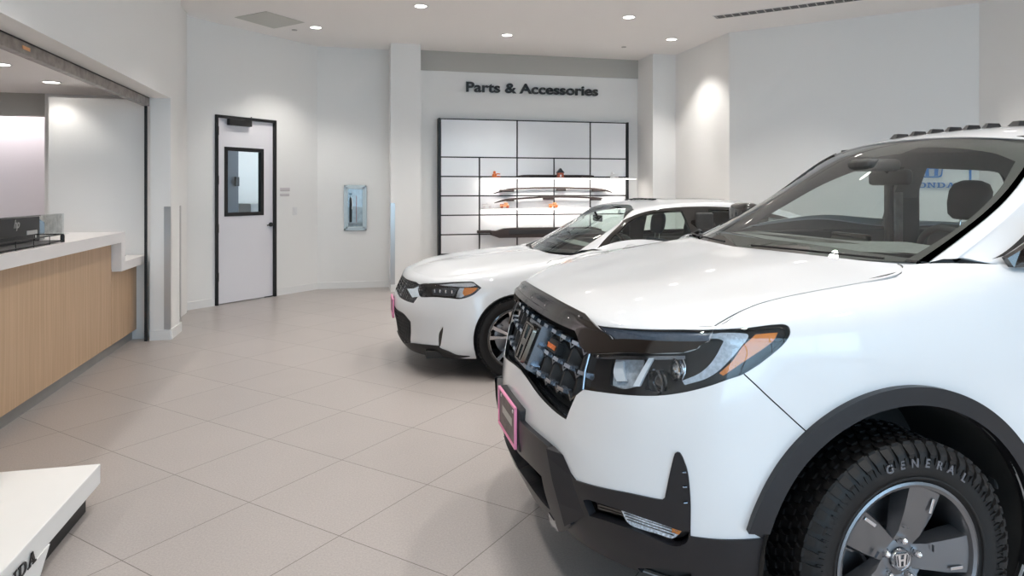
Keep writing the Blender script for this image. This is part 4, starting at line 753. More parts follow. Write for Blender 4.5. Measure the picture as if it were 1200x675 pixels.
# ================================================================== car pieces
def road_wheel(parent,name,loc,Rt,wt,Rr,style,rot=0,flip=False):
    """wheel with axis along local y, outer face towards +y"""
    w=empty(name,loc,PI if flip else 0,parent); h=wt/2
    t=MB(); sh=.018 if style=='at' else .012
    t.lathe([(Rr-.012,-h*.80),(Rr+.004,-h*.86),(Rr+.03,-h*.98),(Rr+(Rt-Rr)*.55,-h*1.0),(Rt-sh*1.3,-h*.93),(Rt-.006,-h*.80),(Rt-.006,h*.80),(Rt-sh*1.3,h*.93),(Rr+(Rt-Rr)*.55,h*1.0),(Rr+.03,h*.98),(Rr+.004,h*.86),(Rr-.012,h*.80)],'y',(0,0,0),72)
    nb=56 if style=='at' else 70
    if style=='at':
        for k in range(nb):                         # tread blocks, three staggered rows and the shoulder lugs
            a=2*PI*k/nb
            for row,(y0,y1,da,wd) in enumerate(((-.098,-.058,0,.030),(-.050,-.012,.5,.027),(-.004,.030,.1,.027),(.038,.066,.6,.027),(.074,.104,.15,.030))):
                aa=a+2*PI/nb*da; n0=len(t.V)
                pts=[(-wd/2,y0),(wd/2*.6,y0),(wd/2,(y0+y1)/2),(wd/2*.7,y1),(-wd/2*.9,y1),(-wd/2*.5,(y0+y1)/2)]
                t.prism([(p,q,Rt-.009) for p,q in pts],(0,0,.010)); t.xf(Matrix.Rotation(aa,4,'Y'),n0)
            for s in (-1,1):                        # side lugs, alternating lengths, each with three sipes
                aa=a+2*PI/nb*.15; n0=len(t.V); d=.030 if k%2 else .018
                yy=s*h*.93; t.add([(-.013,s*h*.80,Rt-.004),(.013,s*h*.80,Rt-.004),(.013,s*h*.985,Rt-sh*1.2),(-.013,s*h*.985,Rt-sh*1.2),(-.010,s*h*1.035,Rt-sh*1.4-d*.3),(.010,s*h*1.035,Rt-sh*1.4-d*.3),(.008,s*h*1.02,Rt-sh*1.4-d),(-.008,s*h*1.02,Rt-sh*1.4-d),(-.013,s*h*.8,Rt-.03),(.013,s*h*.8,Rt-.03)],
                    [(0,1,2,3),(3,2,5,4),(4,5,6,7),(0,3,4,7,8),(1,9,6,5,2)])
                t.xf(Matrix.Rotation(aa,4,'Y'),n0)
        for k in range(nb*2):                       # fine ribs around the shoulder
            a=2*PI*(k+.5)/(nb*2); n0=len(t.V); t.box(-.0012,.0012,h*.97,h*1.03,Rt-.062,Rt-.040); t.xf(Matrix.Rotation(a,4,'Y'),n0)
    else:
        for y in (-.06,-.02,.02,.06): t.lathe([(Rt-.004,y-.013),(Rt+.001,y-.012),(Rt+.001,y+.012),(Rt-.004,y+.013)],'y',(0,0,0),72)
        for k in range(nb):
            for s in (-1,1): n0=len(t.V); t.box(-.009,.009,s*h*.70,s*h*.95,Rt-.010,Rt-.002); t.xf(Matrix.Rotation(2*PI*k/nb,4,'Y'),n0)
    t.lathe([(Rr+.016,h*.985),(Rr+.020,h*1.0),(Rr+.024,h*.995)],'y',(0,0,0),72)
    t.build('tire','rubber',w,auto=32)
    if style=='at':
        for i,ch in enumerate('GENERAL'):
            an=R(36-8.2*(6-i)-(2 if ch!='L' else 0)); c=text('tire_lettering',ch,.036,.003,'letter_grey',w,bold=.0006,align='CENTER')
            rr=Rr+.055; c.matrix_local=Matrix.Translation((-rr*math.sin(an),h*1.0+.002,rr*math.cos(an)))@Matrix.Rotation(-an,4,'Y')@Matrix.Rotation(PI,4,'Z')@Matrix.Rotation(PI/2,4,'X')
    rim=MB(); fy=h*.80
    rim.lathe([(Rr+.004,h*.86),(Rr+.006,h*.92),(Rr-.002,h*.94),(Rr-.012,h*.90),(Rr-.020,h*.70),(Rr-.028,h*.2),(Rr-.034,-h*.7),(Rr-.01,-h*.85)],'y',(0,0,0),64)
    rim.build('rim','rim_grey' if style=='at' else 'gloss_black',w,auto=40)
    sp=MB(); 
    if style=='at':
        for k in range(5):
            n0=len(sp.V); y1=fy-.004; y0=fy-.040
            top=[(-.036,.045,y1-.030),(.036,.045,y1-.030),(.040,.085,y1-.012),(.050,.15,y1),(.058,Rr-.014,y1+.004),(-.058,Rr-.014,y1+.004),(-.050,.15,y1),(-.040,.085,y1-.012)]
            bot=[(x*1.28,z*(1 if z>.05 else .9),y0-.012) for x,z,_ in top]
            V=[(x,y,z) for x,z,y in top]+[(x,y,z) for x,z,y in bot]; n=8
            sp.add(V,[tuple(range(n))]+[(i,i+n,(i+1)%n+n,(i+1)%n) for i in range(n)]); sp.xf(Matrix.Rotation(-R(rot+72*k),4,'Y'),n0)
            n0=len(sp.V); sp.box(.020,.040,y1-.004,y1+.0045,.10,.102) ; sp.xf(Matrix.Rotation(-R(rot+72*k),4,'Y'),n0)
        sp.lathe([(0,fy-.030),(.045,fy-.030),(.066,fy-.036),(.075,fy-.055),(.075,fy-.08)],'y',(0,0,0),40)
        spk=sp.build('spokes','rim_grey',w,auto=32)
        for k in range(5): MB().box(-.043,-.033,fy-.001,fy+.0015,.160,.205,.001).xf(Matrix.Rotation(-R(rot+72*k),4,'Y')).build('spoke_insert','rim_bright',w)
    else:
        for k in range(5):
            for q,(da,m_) in enumerate(((-11,0),(11,0))):
                n0=len(sp.V); y1=fy-.002; s=1 if q else -1
                top=[(-.010+s*.004,.04,y1-.03),(.010+s*.004,.04,y1-.03),(.011,.12,y1-.006),(.015,Rr-.014,y1),(-.015,Rr-.014,y1),(-.011,.12,y1-.006)]
                bot=[(x*1.5,z,y1-.05) for x,z,_ in top]; n=6
                V=[(x,y,z) for x,z,y in top]+[(x,y,z) for x,z,y in bot]
                sp.add(V,[tuple(range(n))]+[(i,i+n,(i+1)%n+n,(i+1)%n) for i in range(n)]); sp.xf(Matrix.Rotation(-R(rot+72*k+da),4,'Y'),n0)
        sp.lathe([(0,fy-.028),(.035,fy-.028),(.05,fy-.04),(.055,fy-.07)],'y',(0,0,0),32)
        sp.lathe([(Rr-.004,fy+.010),(Rr-.004,fy+.013),(Rr-.014,fy+.012),(Rr-.016,fy+.006)],'y',(0,0,0),64)
        sp.build('spokes','rim_bright',w,auto=32)
    hub=MB().lathe([(0,fy-.020),(.030,fy-.020),(.034,fy-.024),(.036,fy-.04)],'y',(0,0,0),32).build('hub_cap','gloss_black' if style!='at' else 'dark_chrome',w,auto=40)
    if style=='at':
        MB().lathe([(.030,fy-.021),(.032,fy-.017),(.034,fy-.021)],'y',(0,0,0),32).build('cap_ring','chrome',hub,auto=40)
        h_emblem('emblem',.046,.040,'chrome',hub,lambda a,b,c:(-a,fy-.019+c*.5,b))
        for k in range(5):
            a=R(7+72*k); MB().lathe([(0,fy-.004),(.007,fy-.006),(.0115,fy-.012),(.0125,fy-.035)],'y',(-.060*math.sin(a),0,.060*math.cos(a)),6).build('lug_nut','chrome',w,auto=50)
            MB().lathe([(.0125,fy-.034),(.017,fy-.0295),(.0175,fy-.034)],'y',(-.060*math.sin(a),0,.060*math.cos(a)),20).build('lug_seat','ink',w,auto=50)
    b=MB().lathe([(.06,-.015),(.085,.005),(.16,.005),(.162,0),(.162,-.02),(.085,-.02)],'y',(0,0,0),48).build('brake_disc','disc',w,auto=40)
    cal=MB(); cal.box(-.055,.055,-.045,.035,.115,.175,.012); cal.xf(Matrix.Rotation(R(62 if style=='at' else 70),4,'Y')); cal.build('brake_caliper','steel_dark' if style=='at' else 'disc',w,auto=40)
    return w
def arch_liner(parent,cx,cz,r,y0,y1,side,name='wheel_well'):
    mb=MB(); n=28; V=[];F=[]
    for i in range(n+1):
        a=R(-20+220*i/n)
        for y in (y1,y0): V.append((cx+r*math.cos(a),y*side,cz+r*math.sin(a)))
    for i in range(n): F.append((2*i,2*i+1,2*i+3,2*i+2))
    mb.add(V,F)
    c0=len(mb.V); mb.add([(cx,y0*side,cz)]+[(cx+r*math.cos(R(-20+220*i/n)),y0*side,cz+r*math.sin(R(-20+220*i/n))) for i in range(n+1)],[(0,i+1,i+2) for i in range(n)])
    return mb.build(name,'rear_dark',parent,auto=60)
def seat(parent,x,y,z,m,hw=.25,hz=.0):
    s=empty('seat',(x,y,z),0,parent)
    MB().box(-.25,.27,-hw,hw,-.06,.10,.05).build('cushion',m,s,auto=50)
    b=MB(); b.box(-.07,.07,-hw*.95,hw*.95,.08,.66,.055); b.xf(Matrix.Translation((-.26,0,0))@Matrix.Rotation(R(-14),4,'Y')); b.build('backrest',m,s,auto=50)
    h=MB(); n=9
    prof=[]
    hr=MB(); hr.lathe([(0,-.105),(.08,-.105),(.115,-.08),(.130,-.02),(.128,.05),(.105,.09),(.06,.108),(0,.11)],'z',(0,0,0),24); hr.xf(Matrix.Translation((-.40,0,.80+hz))@Matrix.Rotation(R(-10),4,'Y')@Matrix.Diagonal((.42,1.02,1,1))); hr.build('headrest',m,s,auto=60)
    for q in (-.05,.05): MB().tube([(-.385,q,.60),(-.40,q,.72+hz)],.006,8).build('headrest_post','chrome',s,auto=60)
    return s
def steering(parent,loc,m='black_plastic',r=.185):
    w=empty('steering_wheel',loc,0,parent); w.rotation_euler=(0,R(-66),0)
    n=40; MB().tube([(r*math.cos(2*PI*i/n),r*math.sin(2*PI*i/n),0) for i in range(n)],.015,10,closed=True).build('rim',m,w,auto=60)
    MB().box(-.05,.05,-.075,.075,-.03,.01,.02).build('airbag_hub',m,w,auto=50)
    for a in (0,PI,-PI/2): MB().tube([(.04*math.sin(a),.04*math.cos(a),-.01),(r*math.sin(a),r*math.cos(a),0)],[.018,.012],8).build('spoke','dark_chrome',w,auto=50)
    return w
def mirror_curve(P): return P

# ================================================================== near vehicle: white pickup truck
tx,ty=cw(.983,3.007); TR=empty('pickup_truck',(tx,ty,0),R(180+12.6)-TH)
tag(TR,'large white pickup truck with black cladding, its nose filling the right of the view','truck')
RG=Net(truck_ring()); HD=Net(truck_hood()); CB=Net(truck_cab()); fr=FE['truck_ring']; fc=FE['truck_cab']
S=smooth_poly
for k in ('clad','center_clad','grille','garnish','upper_strip','light_bar','fin'): CORNER[id(fr[k])]=24
def raw(net_,P): return [np.array(p) for p in P]
# ring: painted shell
dom=[(0,.95),(0,9)]+[(u,9) for u in range(1,23)]+[(22,0)]+[(u,0) for u in range(21,6,-1)]+[(5,.93),(4,.96),(3,.96),(2,.95)]
hl=[S(fr[k]) for k in ('headlamp','upper_strip','garnish','grille')]
seam=ribbon(RG,fr['seam_bumper'],.004); 
doors=[ribbon(RG,fr[k],.005) for k in ('door_front','door_mid','door_rear')]
front_paint=S([(0,.95),(0,9),(1,9),(2,9),(3,9),(4,9),(5,9),(6,9),(7,9),(8,9),(9,9),(10,9),(11,9),(12,9),(13,9),(13,7),(13,5),(13,3),(13,0),(7.13,0),(7.0,.84),(6,.89),(5,.93),(4,.96),(3,.96),(2,.95)],.3)
rear_paint=S([(13,0),(13,3),(13,5),(13,7),(13,9),(14,9),(15,9),(16,9),(17,9),(18,9),(19,9),(20,9),(21,9),(22,9),(22,0)],.3)
region(RG,1,front_paint,'front_body_shell','white_paint',TR,holes=hl+[S(fr['center_clad']),S(fr['clad']),S(fr['arch']),S(fr['well']),seam],grid=.2,join=True,sm=False,skirt=.003)
region(RG,1,rear_paint,'side_body_shell','white_paint',TR,holes=[S(fr['sill']),S(fr['rear_well']),S(fr['well']),S(fr['arch'])]+doors,grid=.35,join=False,sm=False)
region(RG,1,front_paint,'inner_shell','rear_dark',TR,off=-.02,holes=[S(fr['well']),S(fr['grille']),S(fr['headlamp']),S(fr['center_clad']),S(fr['fog_recess'])],grid=.4,join=True,sm=False,skirt=0)
region(RG,1,rear_paint,'inner_shell','rear_dark',TR,off=-.02,holes=[S(fr['rear_well']),S(fr['well'])],grid=.5,join=True,sm=False,skirt=0)
# cladding
region(RG,1,fr['clad'],'bumper_cladding','cladding',TR,off=.006,holes=[S(fr['fog_recess']),S(fr['lip_recess'])],skirt=.03,grid=.2)
region(RG,1,fr['center_clad'],'bumper_center','cladding',TR,off=.022,holes=[S(fr['center_open'])],skirt=.05,grid=.2,join=True)
region(RG,1,fr['center_open'],'lower_intake','rear_dark',TR,off=-.045,skirt=0,join=True)
region(RG,1,fr['lip_recess'],'lip_recess','rear_dark',TR,off=-.05,skirt=0)
region(RG,1,fr['arch'],'wheel_arch_flare','cladding',TR,off=.026,skirt=.05,grid=.2)
region(RG,1,fr['rear_arch'],'wheel_arch_flare','cladding',TR,off=.026,skirt=.05,grid=.3)
region(RG,1,fr['sill'],'side_sill','cladding',TR,off=.012,skirt=.03,grid=.3)
# the blue-lit slanted facet between bumper centre and corner
for s in (1,-1):
    a=[(651.5,0)]
    E1=[np.array(p) for p in fr['facet_in']]; E2=[np.array(p) for p in fr['facet_out']]
    A1=RG.off([p[0] for p in E1],[p[1] for p in E1],.034); A2=RG.off([p[0] for p in E2],[p[1] for p in E2],.004); A0=RG.off([p[0] for p in E1],[p[1] for p in E1],-.01)
    V=[(p[0],p[1]*s,p[2]) for p in list(A1)+list(A2)]; n=len(E1)
    mesh('bumper_facet',V,[(i,i+1,n+i+1,n+i) for i in range(n-1)],'cladding',TR,smooth=False)
# fog lamps
for s in (1,-1):
    region(RG,1,fr['fog_recess'],'fog_housing','black_plastic',TR,off=-.04,skirt=0,sides=(s,))
    fg=empty('fog_lamp',(0,0,0),0,TR)
    region(RG,1,fr['fog_lamp'],'reflector','fog_glitter',fg,off=-.010,skirt=.01,sides=(s,)); region(RG,1,fr['fog_lamp'],'lens','lens_glass',fg,off=-.004,skirt=0,sides=(s,)); region(RG,1,fr['fog_amber'],'amber_corner','amber',fg,off=-.006,skirt=.004,sides=(s,))
    E=[np.array(p) for p in fr['fog_line']]
    for k in range(3):
        P=[];q=[.25,.5,.75][k]
        a,b,c,d=[RG.off([p[0]],[p[1]],-.007)[0] for p in E]   # corners: upper left, upper right, lower right, lower left
        for t in (0,1): P.append((a*(1-t)+b*t)*(1-q)+(d*(1-t)+c*t)*q)
        MB().tube([(p[0],p[1]*s,p[2]) for p in P],.0022,6).build('fin','dark_chrome',fg)
    for k in range(3):
        q=(k+.5)/3; a,b,c,d=[RG.off([p[0]],[p[1]],-.030)[0] for p in [np.array(p) for p in fr['fog_slats']]]
        MB().tube([tuple(((a*(1-q)+d*q))*(1,s,1)),tuple(((b*(1-q)+c*q))*(1,s,1))],.006,6).build('slat','gloss_black',fg)
# bolts beside the fin: three short light marks
for s in (1,-1):
    for p in fr['fin_marks']:
        q=RG.off([p[0]],[p[1]],.012)[0]; MB().box(q[0]-.007,q[0]+.007,q[1]*s-.004,q[1]*s+.004,q[2]-.0025,q[2]+.0025,.002).build('vent_slot','dark_chrome',TR)
# grille
region(RG,1,fr['grille'],'grille_backing','rear_dark',TR,off=-.075,skirt=0,join=True)
gp=smooth_poly(fr['grille']); gm=MB(); tabs=MB(); fac=MB()
def onr(y,z,d):          # nose point at lateral y and height z
    u=np.interp(abs(y),YT,UT); v=np.interp(z,ZT,VT); p=RG.off([u],[v],d)[0]; return Vector((p[0],y,p[2])),(u,v)
uu=np.linspace(0,5,80); yy=RG(uu,np.full(80,5.))[:,1]; YT,UT=yy,uu
vv=np.linspace(2,9,80); zz=RG(np.zeros(80),vv)[:,2]; ZT,VT=zz,vv
def ok(u,v): return bool(inside(gp,np.array([u]),np.array([v]))[0])
dy,dz=.105,.079
def strip(tgt,row,d0,dd,w):
    """continuous raised strip through (y,z) points on the nose"""
    row=[q for q in row if ok(*onr(q[0],q[1],0)[1])]
    if len(row)<2: return
    V=[]
    for y,z in row: V+=[onr(y,z-w,d0)[0],onr(y,z+w,d0)[0],onr(y,z+w*1.8,d0-dd)[0],onr(y,z-w*1.8,d0-dd)[0]]
    F=[]
    for i in range(len(row)-1):
        for j in range(4): F.append((4*i+j,4*i+4+j,4*i+4+(j+1)%4,4*i+(j+1)%4))
    F+=[(0,1,2,3),tuple(4*(len(row)-1)+j for j in (3,2,1,0))]; tgt.add(V,F)
for r_ in range(-1,6):
    z=.722+dz*r_
    row=[]
    for k in range(-6,7):
        y=k*dy; row+=[(y-.026,z),(y+.026,z),(y+dy/2,z-.020)]
    strip(gm,row,-.024,.040,.0045)
    for k in range(-6,7):
        y=k*dy; strip(tabs,[(y-.024,z+.002),(y+.024,z+.002)],-.006,.030,.006)
        y2=y+dy/2
        A=[(y2-.006,z-.018),(y2+.006,z-.018),(y2+.006,z-dz-.020),(y2-.006,z-dz-.020)]
        if all(ok(*onr(*q,0)[1]) for q in A):
            T_=[onr(*q,-.030)[0] for q in A]; B_=[onr(q[0]+(.020 if i in (1,2) else -.020),q[1],-.068)[0] for i,q in enumerate(A)]
            fac.add(T_+B_,[(0,1,2,3),(1,5,6,2),(0,3,7,4),(0,4,5,1)])
        A=[(y-.040,z-.010),(y+.040,z-.010),(y+.028,z-.045),(y-.028,z-.045)]
        if all(ok(*onr(*q,0)[1]) for q in A): fac.add([onr(A[0][0],A[0][1],-.030)[0],onr(A[1][0],A[1][1],-.030)[0],onr(A[2][0],A[2][1],-.068)[0],onr(A[3][0],A[3][1],-.068)[0]],[(0,1,2,3)])
n1=len(gm.F); gm.add(tabs.V,tabs.F); n2=len(gm.F); gm.add(fac.V,fac.F)
go=gm.build('grille_mesh',['grille_metal','grille_tab','black_satin'],TR)
for i,p in enumerate(go.data.polygons): p.material_index=0 if i<n1 else (1 if i<n2 else 2)
for s in (1,-1):
    P=[RG.off([p[0]],[p[1]],.004)[0]*(1,s,1) for p in fr['grille_edge']]; MB().tube([tuple(p) for p in P],.0045,6).build('grille_edge_trim','dark_chrome',TR)
# emblem on its base
eb=MB(); 
P=[]
for a,b in ((-.075,-.085),(.075,-.085),(.092,.085),(-.092,.085)): P.append(onr(a,.868+b,.004)[0])
Q=[onr(p.y*1.15,p.z+(.012 if p.z>.868 else -.012),-.045)[0] for p in P]
eb.add(P+Q,[(0,1,2,3),(0,4,5,1),(1,5,6,2),(2,6,7,3),(3,7,4,0)]); ebo=eb.build('emblem_base','grille_metal',TR)
h_emblem('emblem',.150,.150,'emblem_metal',ebo,lambda a,b,c:tuple(onr(a,.868+b,.012+c)[0]),.014)
# small orange-lettered badge
bp=[onr(a,b,-.004)[0] for a,b in ((.205,.895),(.300,.895),(.300,.935),(.205,.935))]
bb_=MB().add(bp+[onr(p.y,p.z,-.03)[0] for p in bp],[(0,1,2,3),(0,4,5,1),(1,5,6,2),(2,6,7,3),(3,7,4,0)]).build('grille_badge','ink',TR)
bt=text('badge_lettering','TRAILSPORT',.022,.002,'orange',TR,bold=.0012,width=.088)
p0=onr(.208,.905,-.001)[0]; p1=onr(.297,.905,-.001)[0]; ex=(p1-p0).normalized(); ez=Vector((-.28,0,.96)); ez=(ez-ex*ez.dot(ex)).normalized(); en=ex.cross(ez)
bt.matrix_local=Matrix.Translation(p0)@Matrix((ex,ez,en)).transposed().to_4x4()
# hood, garnish
hn=region(HD,1,[(0,0),(0,1),(0,2),(0,3),(0,4),(0,5),(0,6),(1,6),(2,6),(3,6),(4,6),(5,6),(6,6),(6,5),(6,4),(6,3),(6,2),(6,1),(6,0),(5,0),(4,0),(3,0),(2,0),(1,0)],'hood','white_paint',TR,off=0,grid=.2,join=True,sm=False,skirt=.003,holes=[ribbon(HD,[(5.86,.02),(5.87,1),(5.88,2),(5.88,3),(5.88,4),(5.86,5),(5.75,5.5),(5.45,5.85),(5.2,5.97)],.0055)])
region(HD,1,[(0,0),(0,6),(6,6),(6,0)],'inner_shell','rear_dark',TR,off=-.015,grid=.5,join=True,sm=False,skirt=0)
gn=region(RG,1,fr['garnish'],'grille_garnish','garnish_black',TR,off=lambda u,v:.006+(.030 if u<2.0 else .030*max(.25,1-(u-2.0)/.7))*min(1,max(0,(8.5-v)/2.4)),skirt=.03,grid=.2,join=True)
for p in fr['pins']: 
    q=RG.off([p[0]],[p[1]],.020)[0]
    for s in (1,-1): MB().lathe([(0,.004),(.004,.003),(.005,0)],'x',(q[0],q[1]*s,q[2]),10).build('pin','chrome',gn,auto=60)
# headlamps
for s in (1,-1):
    hlm=empty('headlamp',(0,0,0),0,TR)
    region(RG,1,fr['headlamp'],'housing','rear_dark',hlm,off=-.065,skirt=0,sides=(s,))
    region(RG,1,fr['headlamp'],'bezel','lens_dark',hlm,off=-.034,skirt=.03,sides=(s,),holes=[S(fr['box_lens']),S(fr['proj_a']),S(fr['proj_b'])])
    region(RG,1,fr['headlamp'],'lens','lens_glass',hlm,off=.001,skirt=.004,sides=(s,),grid=.2)
    region(RG,1,fr['upper_strip'],'upper_light_strip','drl_dark',hlm,off=-.016,skirt=.004,sides=(s,)); region(RG,1,fr['upper_strip'],'strip_lens','lens_glass',hlm,off=0,skirt=.003,sides=(s,))
    region(RG,1,fr['drl'],'running_light','drl',hlm,off=-.014,skirt=.018,sides=(s,),bulge=.004)
    region(RG,1,fr['amber'],'turn_signal','amber',hlm,off=-.010,skirt=.02,sides=(s,),bulge=.003)
    region(RG,1,fr['light_bar'],'light_bar','lamp_white',hlm,off=-.018,skirt=.012,sides=(s,))
    region(RG,1,fr['hl_inner_top'],'inner_trim','dark_chrome',hlm,off=-.022,skirt=.012,sides=(s,))
    region(RG,1,fr['box_lens'],'low_beam_box','lamp_soft',hlm,off=-.05,skirt=.02,sides=(s,)); region(RG,1,fr['box_in'],'beam_reflector','lamp_white',hlm,off=-.038,skirt=.01,sides=(s,))
    for nm,pr_ in (('proj_a',.036),('proj_b',.030)):
        P=np.array(fr[nm]); c0=P.mean(0); ctr,nn=RG.frame([c0[0]],[c0[1]]); ctr=ctr[0]-nn[0]*.045; 
        mb=MB(); mb.lathe([(pr_*1.15,.018),(pr_*1.2,.022),(pr_*1.05,.024),(pr_*.95,.008)],'z',(0,0,0),28,closed=True)
        zv=Vector((1,.12*s,0)).normalized(); mt=Matrix.Translation((ctr[0],ctr[1]*s,ctr[2]))@zv.to_track_quat('Z','Y').to_matrix().to_4x4()
        mb.xf(mt); pj=mb.build('projector_ring','chrome' if nm=='proj_b' else 'dark_chrome',hlm,auto=40)
        MB().lathe([(0,.024),(pr_*.4,.021),(pr_*.75,.012),(pr_*.95,0)],'z',(0,0,0),24).xf(mt).build('projector_lens','gloss_black' if nm=='proj_a' else 'lamp_silver',pj,auto=60)
    P=[RG.off([p[0]],[p[1]],-.024)[0]*(1,s,1) for p in fr['drl_edge']]
    MB().tube([tuple(p) for p in P],.0025,6).build('chrome_edge','chrome',hlm,auto=60)
# number plate
pt=MB(); X_=1.032
plt=MB().box(X_-.012,X_-.004,-.152,.152,.500,.652,.003).build('number_plate','plate_card',TR)
fm=MB()
for a in ((-.158,.158,.648,.658),(-.158,.158,.496,.506),(-.158,-.150,.496,.658),(.150,.158,.496,.658)): fm.box(X_-.010,X_+.002,*a,.003)
fm.build('plate_frame','pink',plt); MB().box(X_-.05,X_-.012,-.175,.175,.49,.655,.008).build('plate_bracket','black_plastic',plt)
for a,b in ((-.11,.02),(.11,.02)): MB().lathe([(0,.004),(.007,.003),(.008,0)],'x',(X_-.004,a,.63),10).build('screw','steel',plt,auto=60)
MB().box(X_-.004,X_-.003,-.09,.09,.565,.595).build('card_band','wall_taupe',plt)
# silver skid tab under the bumper
for s in (1,-1):
    mb=MB(); q=[RG.off([p[0]],[p[1]],.027)[0] for p in fr['skid']]; mb.prism([(a[0],a[1]*s,a[2]) for a in q],(-.02,0,0)); mb.build('skid_tab','chrome',TR)
mb=MB(); U_=[RG.off([u],[.95],-.01)[0] for u in (0,1,2,3,4,5,6,7)]
V=[(p[0],p[1]*s,p[2]) for s in (1,-1) for p in U_]+[(p[0]-.35,p[1]*.8*s,.28) for s in (1,-1) for p in U_]
mb.add(V,[(k+i,k+i+1,k+16+i+1,k+16+i) for k in (0,8) for i in range(7)]); mb.build('undertray','rear_dark',TR)
# cab
cabdom=S([(0,0),(1,0),(2,0),(3,0),(4,0),(5,0),(6,0),(7,0),(7,1),(7,2),(7,3),(7,4),(7,5),(6,5),(5,5),(4,5),(3,5),(2,5),(1,5),(0,5),(0,4),(0,3),(0,2),(0,1)],.2)
region(CB,-1,cabdom,'cab_shell','white_paint',TR,holes=[S(fc['windshield']),S(fc['ws_trim']),S(fc['dlo']),S(fc['rear_glass'])],grid=.2,join=True,sm=False,skirt=.004)
region(CB,-1,cabdom,'headliner','headliner',TR,off=-.03,holes=[S(fc['ws_open']),S(fc['glass_front']),S(fc['glass_rear']),S(fc['rear_glass'])],grid=.3,join=True,sm=False,skirt=0)
region(CB,-1,fc['windshield'],'windshield','ws_glass',TR,off=-.004,grid=.25,join=True,skirt=0)
region(CB,-1,fc['frit'],'windshield_shade_band','cowl_dark',TR,off=-.010,holes=[S(fc['frit_hole'])],grid=.25,join=True,skirt=0)
region(CB,-1,fc['ws_trim'],'windshield_trim','gloss_black',TR,off=.003,skirt=.012)
region(CB,-1,fc['dlo'],'window_frame','black_satin',TR,off=.001,holes=[S(fc['glass_front']),S(fc['glass_rear'])],skirt=.01)
region(CB,-1,fc['glass_front'],'side_window','side_glass',TR,off=-.006,skirt=0); region(CB,-1,fc['glass_rear'],'side_window','side_glass',TR,off=-.006,skirt=0)
region(CB,-1,fc['rear_glass'],'rear_window','side_glass',TR,off=-.004,skirt=0,join=True)
# cowl between hood and glass
mb=MB(); V=[];k=0
ys=np.linspace(-.76,.76,25)
for y in ys:
    a=abs(y)/.79; x1=.0-.18*a**2.2; V+= [(x1+.03,y,1.236),(x1-.03,y,1.238),(x1-.13,y,1.21)]
mb.add(V,[(3*i+j,3*i+3+j,3*i+4+j,3*i+1+j) for i in range(24) for j in range(2)]); mb.build('cowl_panel','black_plastic',TR,auto=60)
for s,y0,y1 in ((1,.10,.70),(-1,-.72,-.12)):
    wp=MB(); pts=[]
    for i in range(9):
        y=y0+(y1-y0)*i/8; a=abs(y)/.79; pts.append((-.015-.18*a**2.2,y,1.262+.004*math.sin(PI*i/8)))
    wp.tube(pts,[.004]*9,6); w_=wp.build('wiper','ink',TR,auto=60)
MB().tube([(-.19,-.745,1.25),(-.20,-.70,1.275),(-.17,-.62,1.272)],[.014,.010,.007],8).build('wiper_arm','ink',TR,auto=60)
# roof markers across the front of the roof
LUG=[(-1.09,-.268,.030),(-1.11,-.172,.019),(-1.135,-.090,.019),(-1.155,-.008,.019),(-1.18,.068,.019),(-1.205,.148,.019),(-1.25,.250,.040)]
for x,y,w_ in LUG:
    w_*=.72
    q=CB(*[np.array([k]) for k in (3+(-x-.92)/.44,abs(y)/.33)])[0]; z=q[2]-.003
    mb=MB(); mb.add([(x+.04,y-w_,z),(x+.04,y+w_,z),(x-.05,y+w_*1.1,z),(x-.05,y-w_*1.1,z),(x+.02,y-w_*.55,z+.024),(x+.02,y+w_*.55,z+.024),(x-.04,y+w_*.6,z+.024),(x-.04,y-w_*.6,z+.024)],[(4,5,6,7),(0,1,5,4),(1,2,6,5),(2,3,7,6),(3,0,4,7)])
    mb.build('roof_lug','black_satin',TR)
# doors: mirrors, handles, belt trims
for s in (1,-1):
    mb=MB(); P=[(-.455,.872,1.275),(-.50,.878,1.30),(-.70,.872,1.405),(-.74,.875,1.40),(-.74,.885,1.245),(-.47,.882,1.245)]
    mb.prism([(x,y*s,z) for x,y,z in P],(0,.022*s,0)); sail=mb.build('mirror_mount','gloss_black',TR)
    mr_=empty('door_mirror',(-.66,.99*s,1.335),0,TR)
    MB().box(-.05,.07,-.11,.115,-.075,.085,.045).build('mirror_housing','gloss_black',mr_,auto=50); MB().box(-.056,-.050,-.09,.10,-.06,.07,.02).build('mirror_glass','chrome',mr_)
    MB().box(-.04,.05,-.14*s if s>0 else -.02,-.02 if s>0 else .14,-.085,-.045,.015).build('mirror_arm','gloss_black',mr_)
    for x in (-1.30,-2.12): MB().tube([(x,.957*s,1.02),(x-.03,.985*s,1.02),(x-.15,.985*s,1.02),(x-.18,.957*s,1.02)],.011,8).build('door_handle','white_paint',TR,auto=60)
# bed, tailgate, lamps
V=[(-2.68,.80,1.24),(-4.02,.80,1.26),(-4.02,-.80,1.26),(-2.68,-.80,1.24)]
mb=MB()
for s in (1,-1): mb.box(-4.05,-2.66,.78*s-.02,.78*s+.02,.6,1.25); mb.box(-4.05,-2.64,(.78 if s>0 else -.885),(.885 if s>0 else -.78),1.235,1.275)
mb.box(-4.05,-2.66,-.8,.8,.58,.62); mb.box(-2.70,-2.63,-.86,.86,.55,1.26); mb.build('cargo_bed','black_plastic',TR)
MB().box(-4.10,-4.04,-.80,.80,.62,1.26,.02).build('tailgate','white_paint',TR,auto=50); MB().box(-4.20,-4.02,-.90,.90,.34,.60,.05).build('rear_bumper','cladding',TR,auto=50)
for s in (1,-1): MB().box(-4.12,-3.98,.80*s if s>0 else -.90,.90 if s>0 else -.80,.80,1.22,.02).build('tail_lamp','tail_red',TR,auto=50)
MB().box(-3.95,.62,-.80,.80,.28,.34).build('underbody','rear_dark',TR)
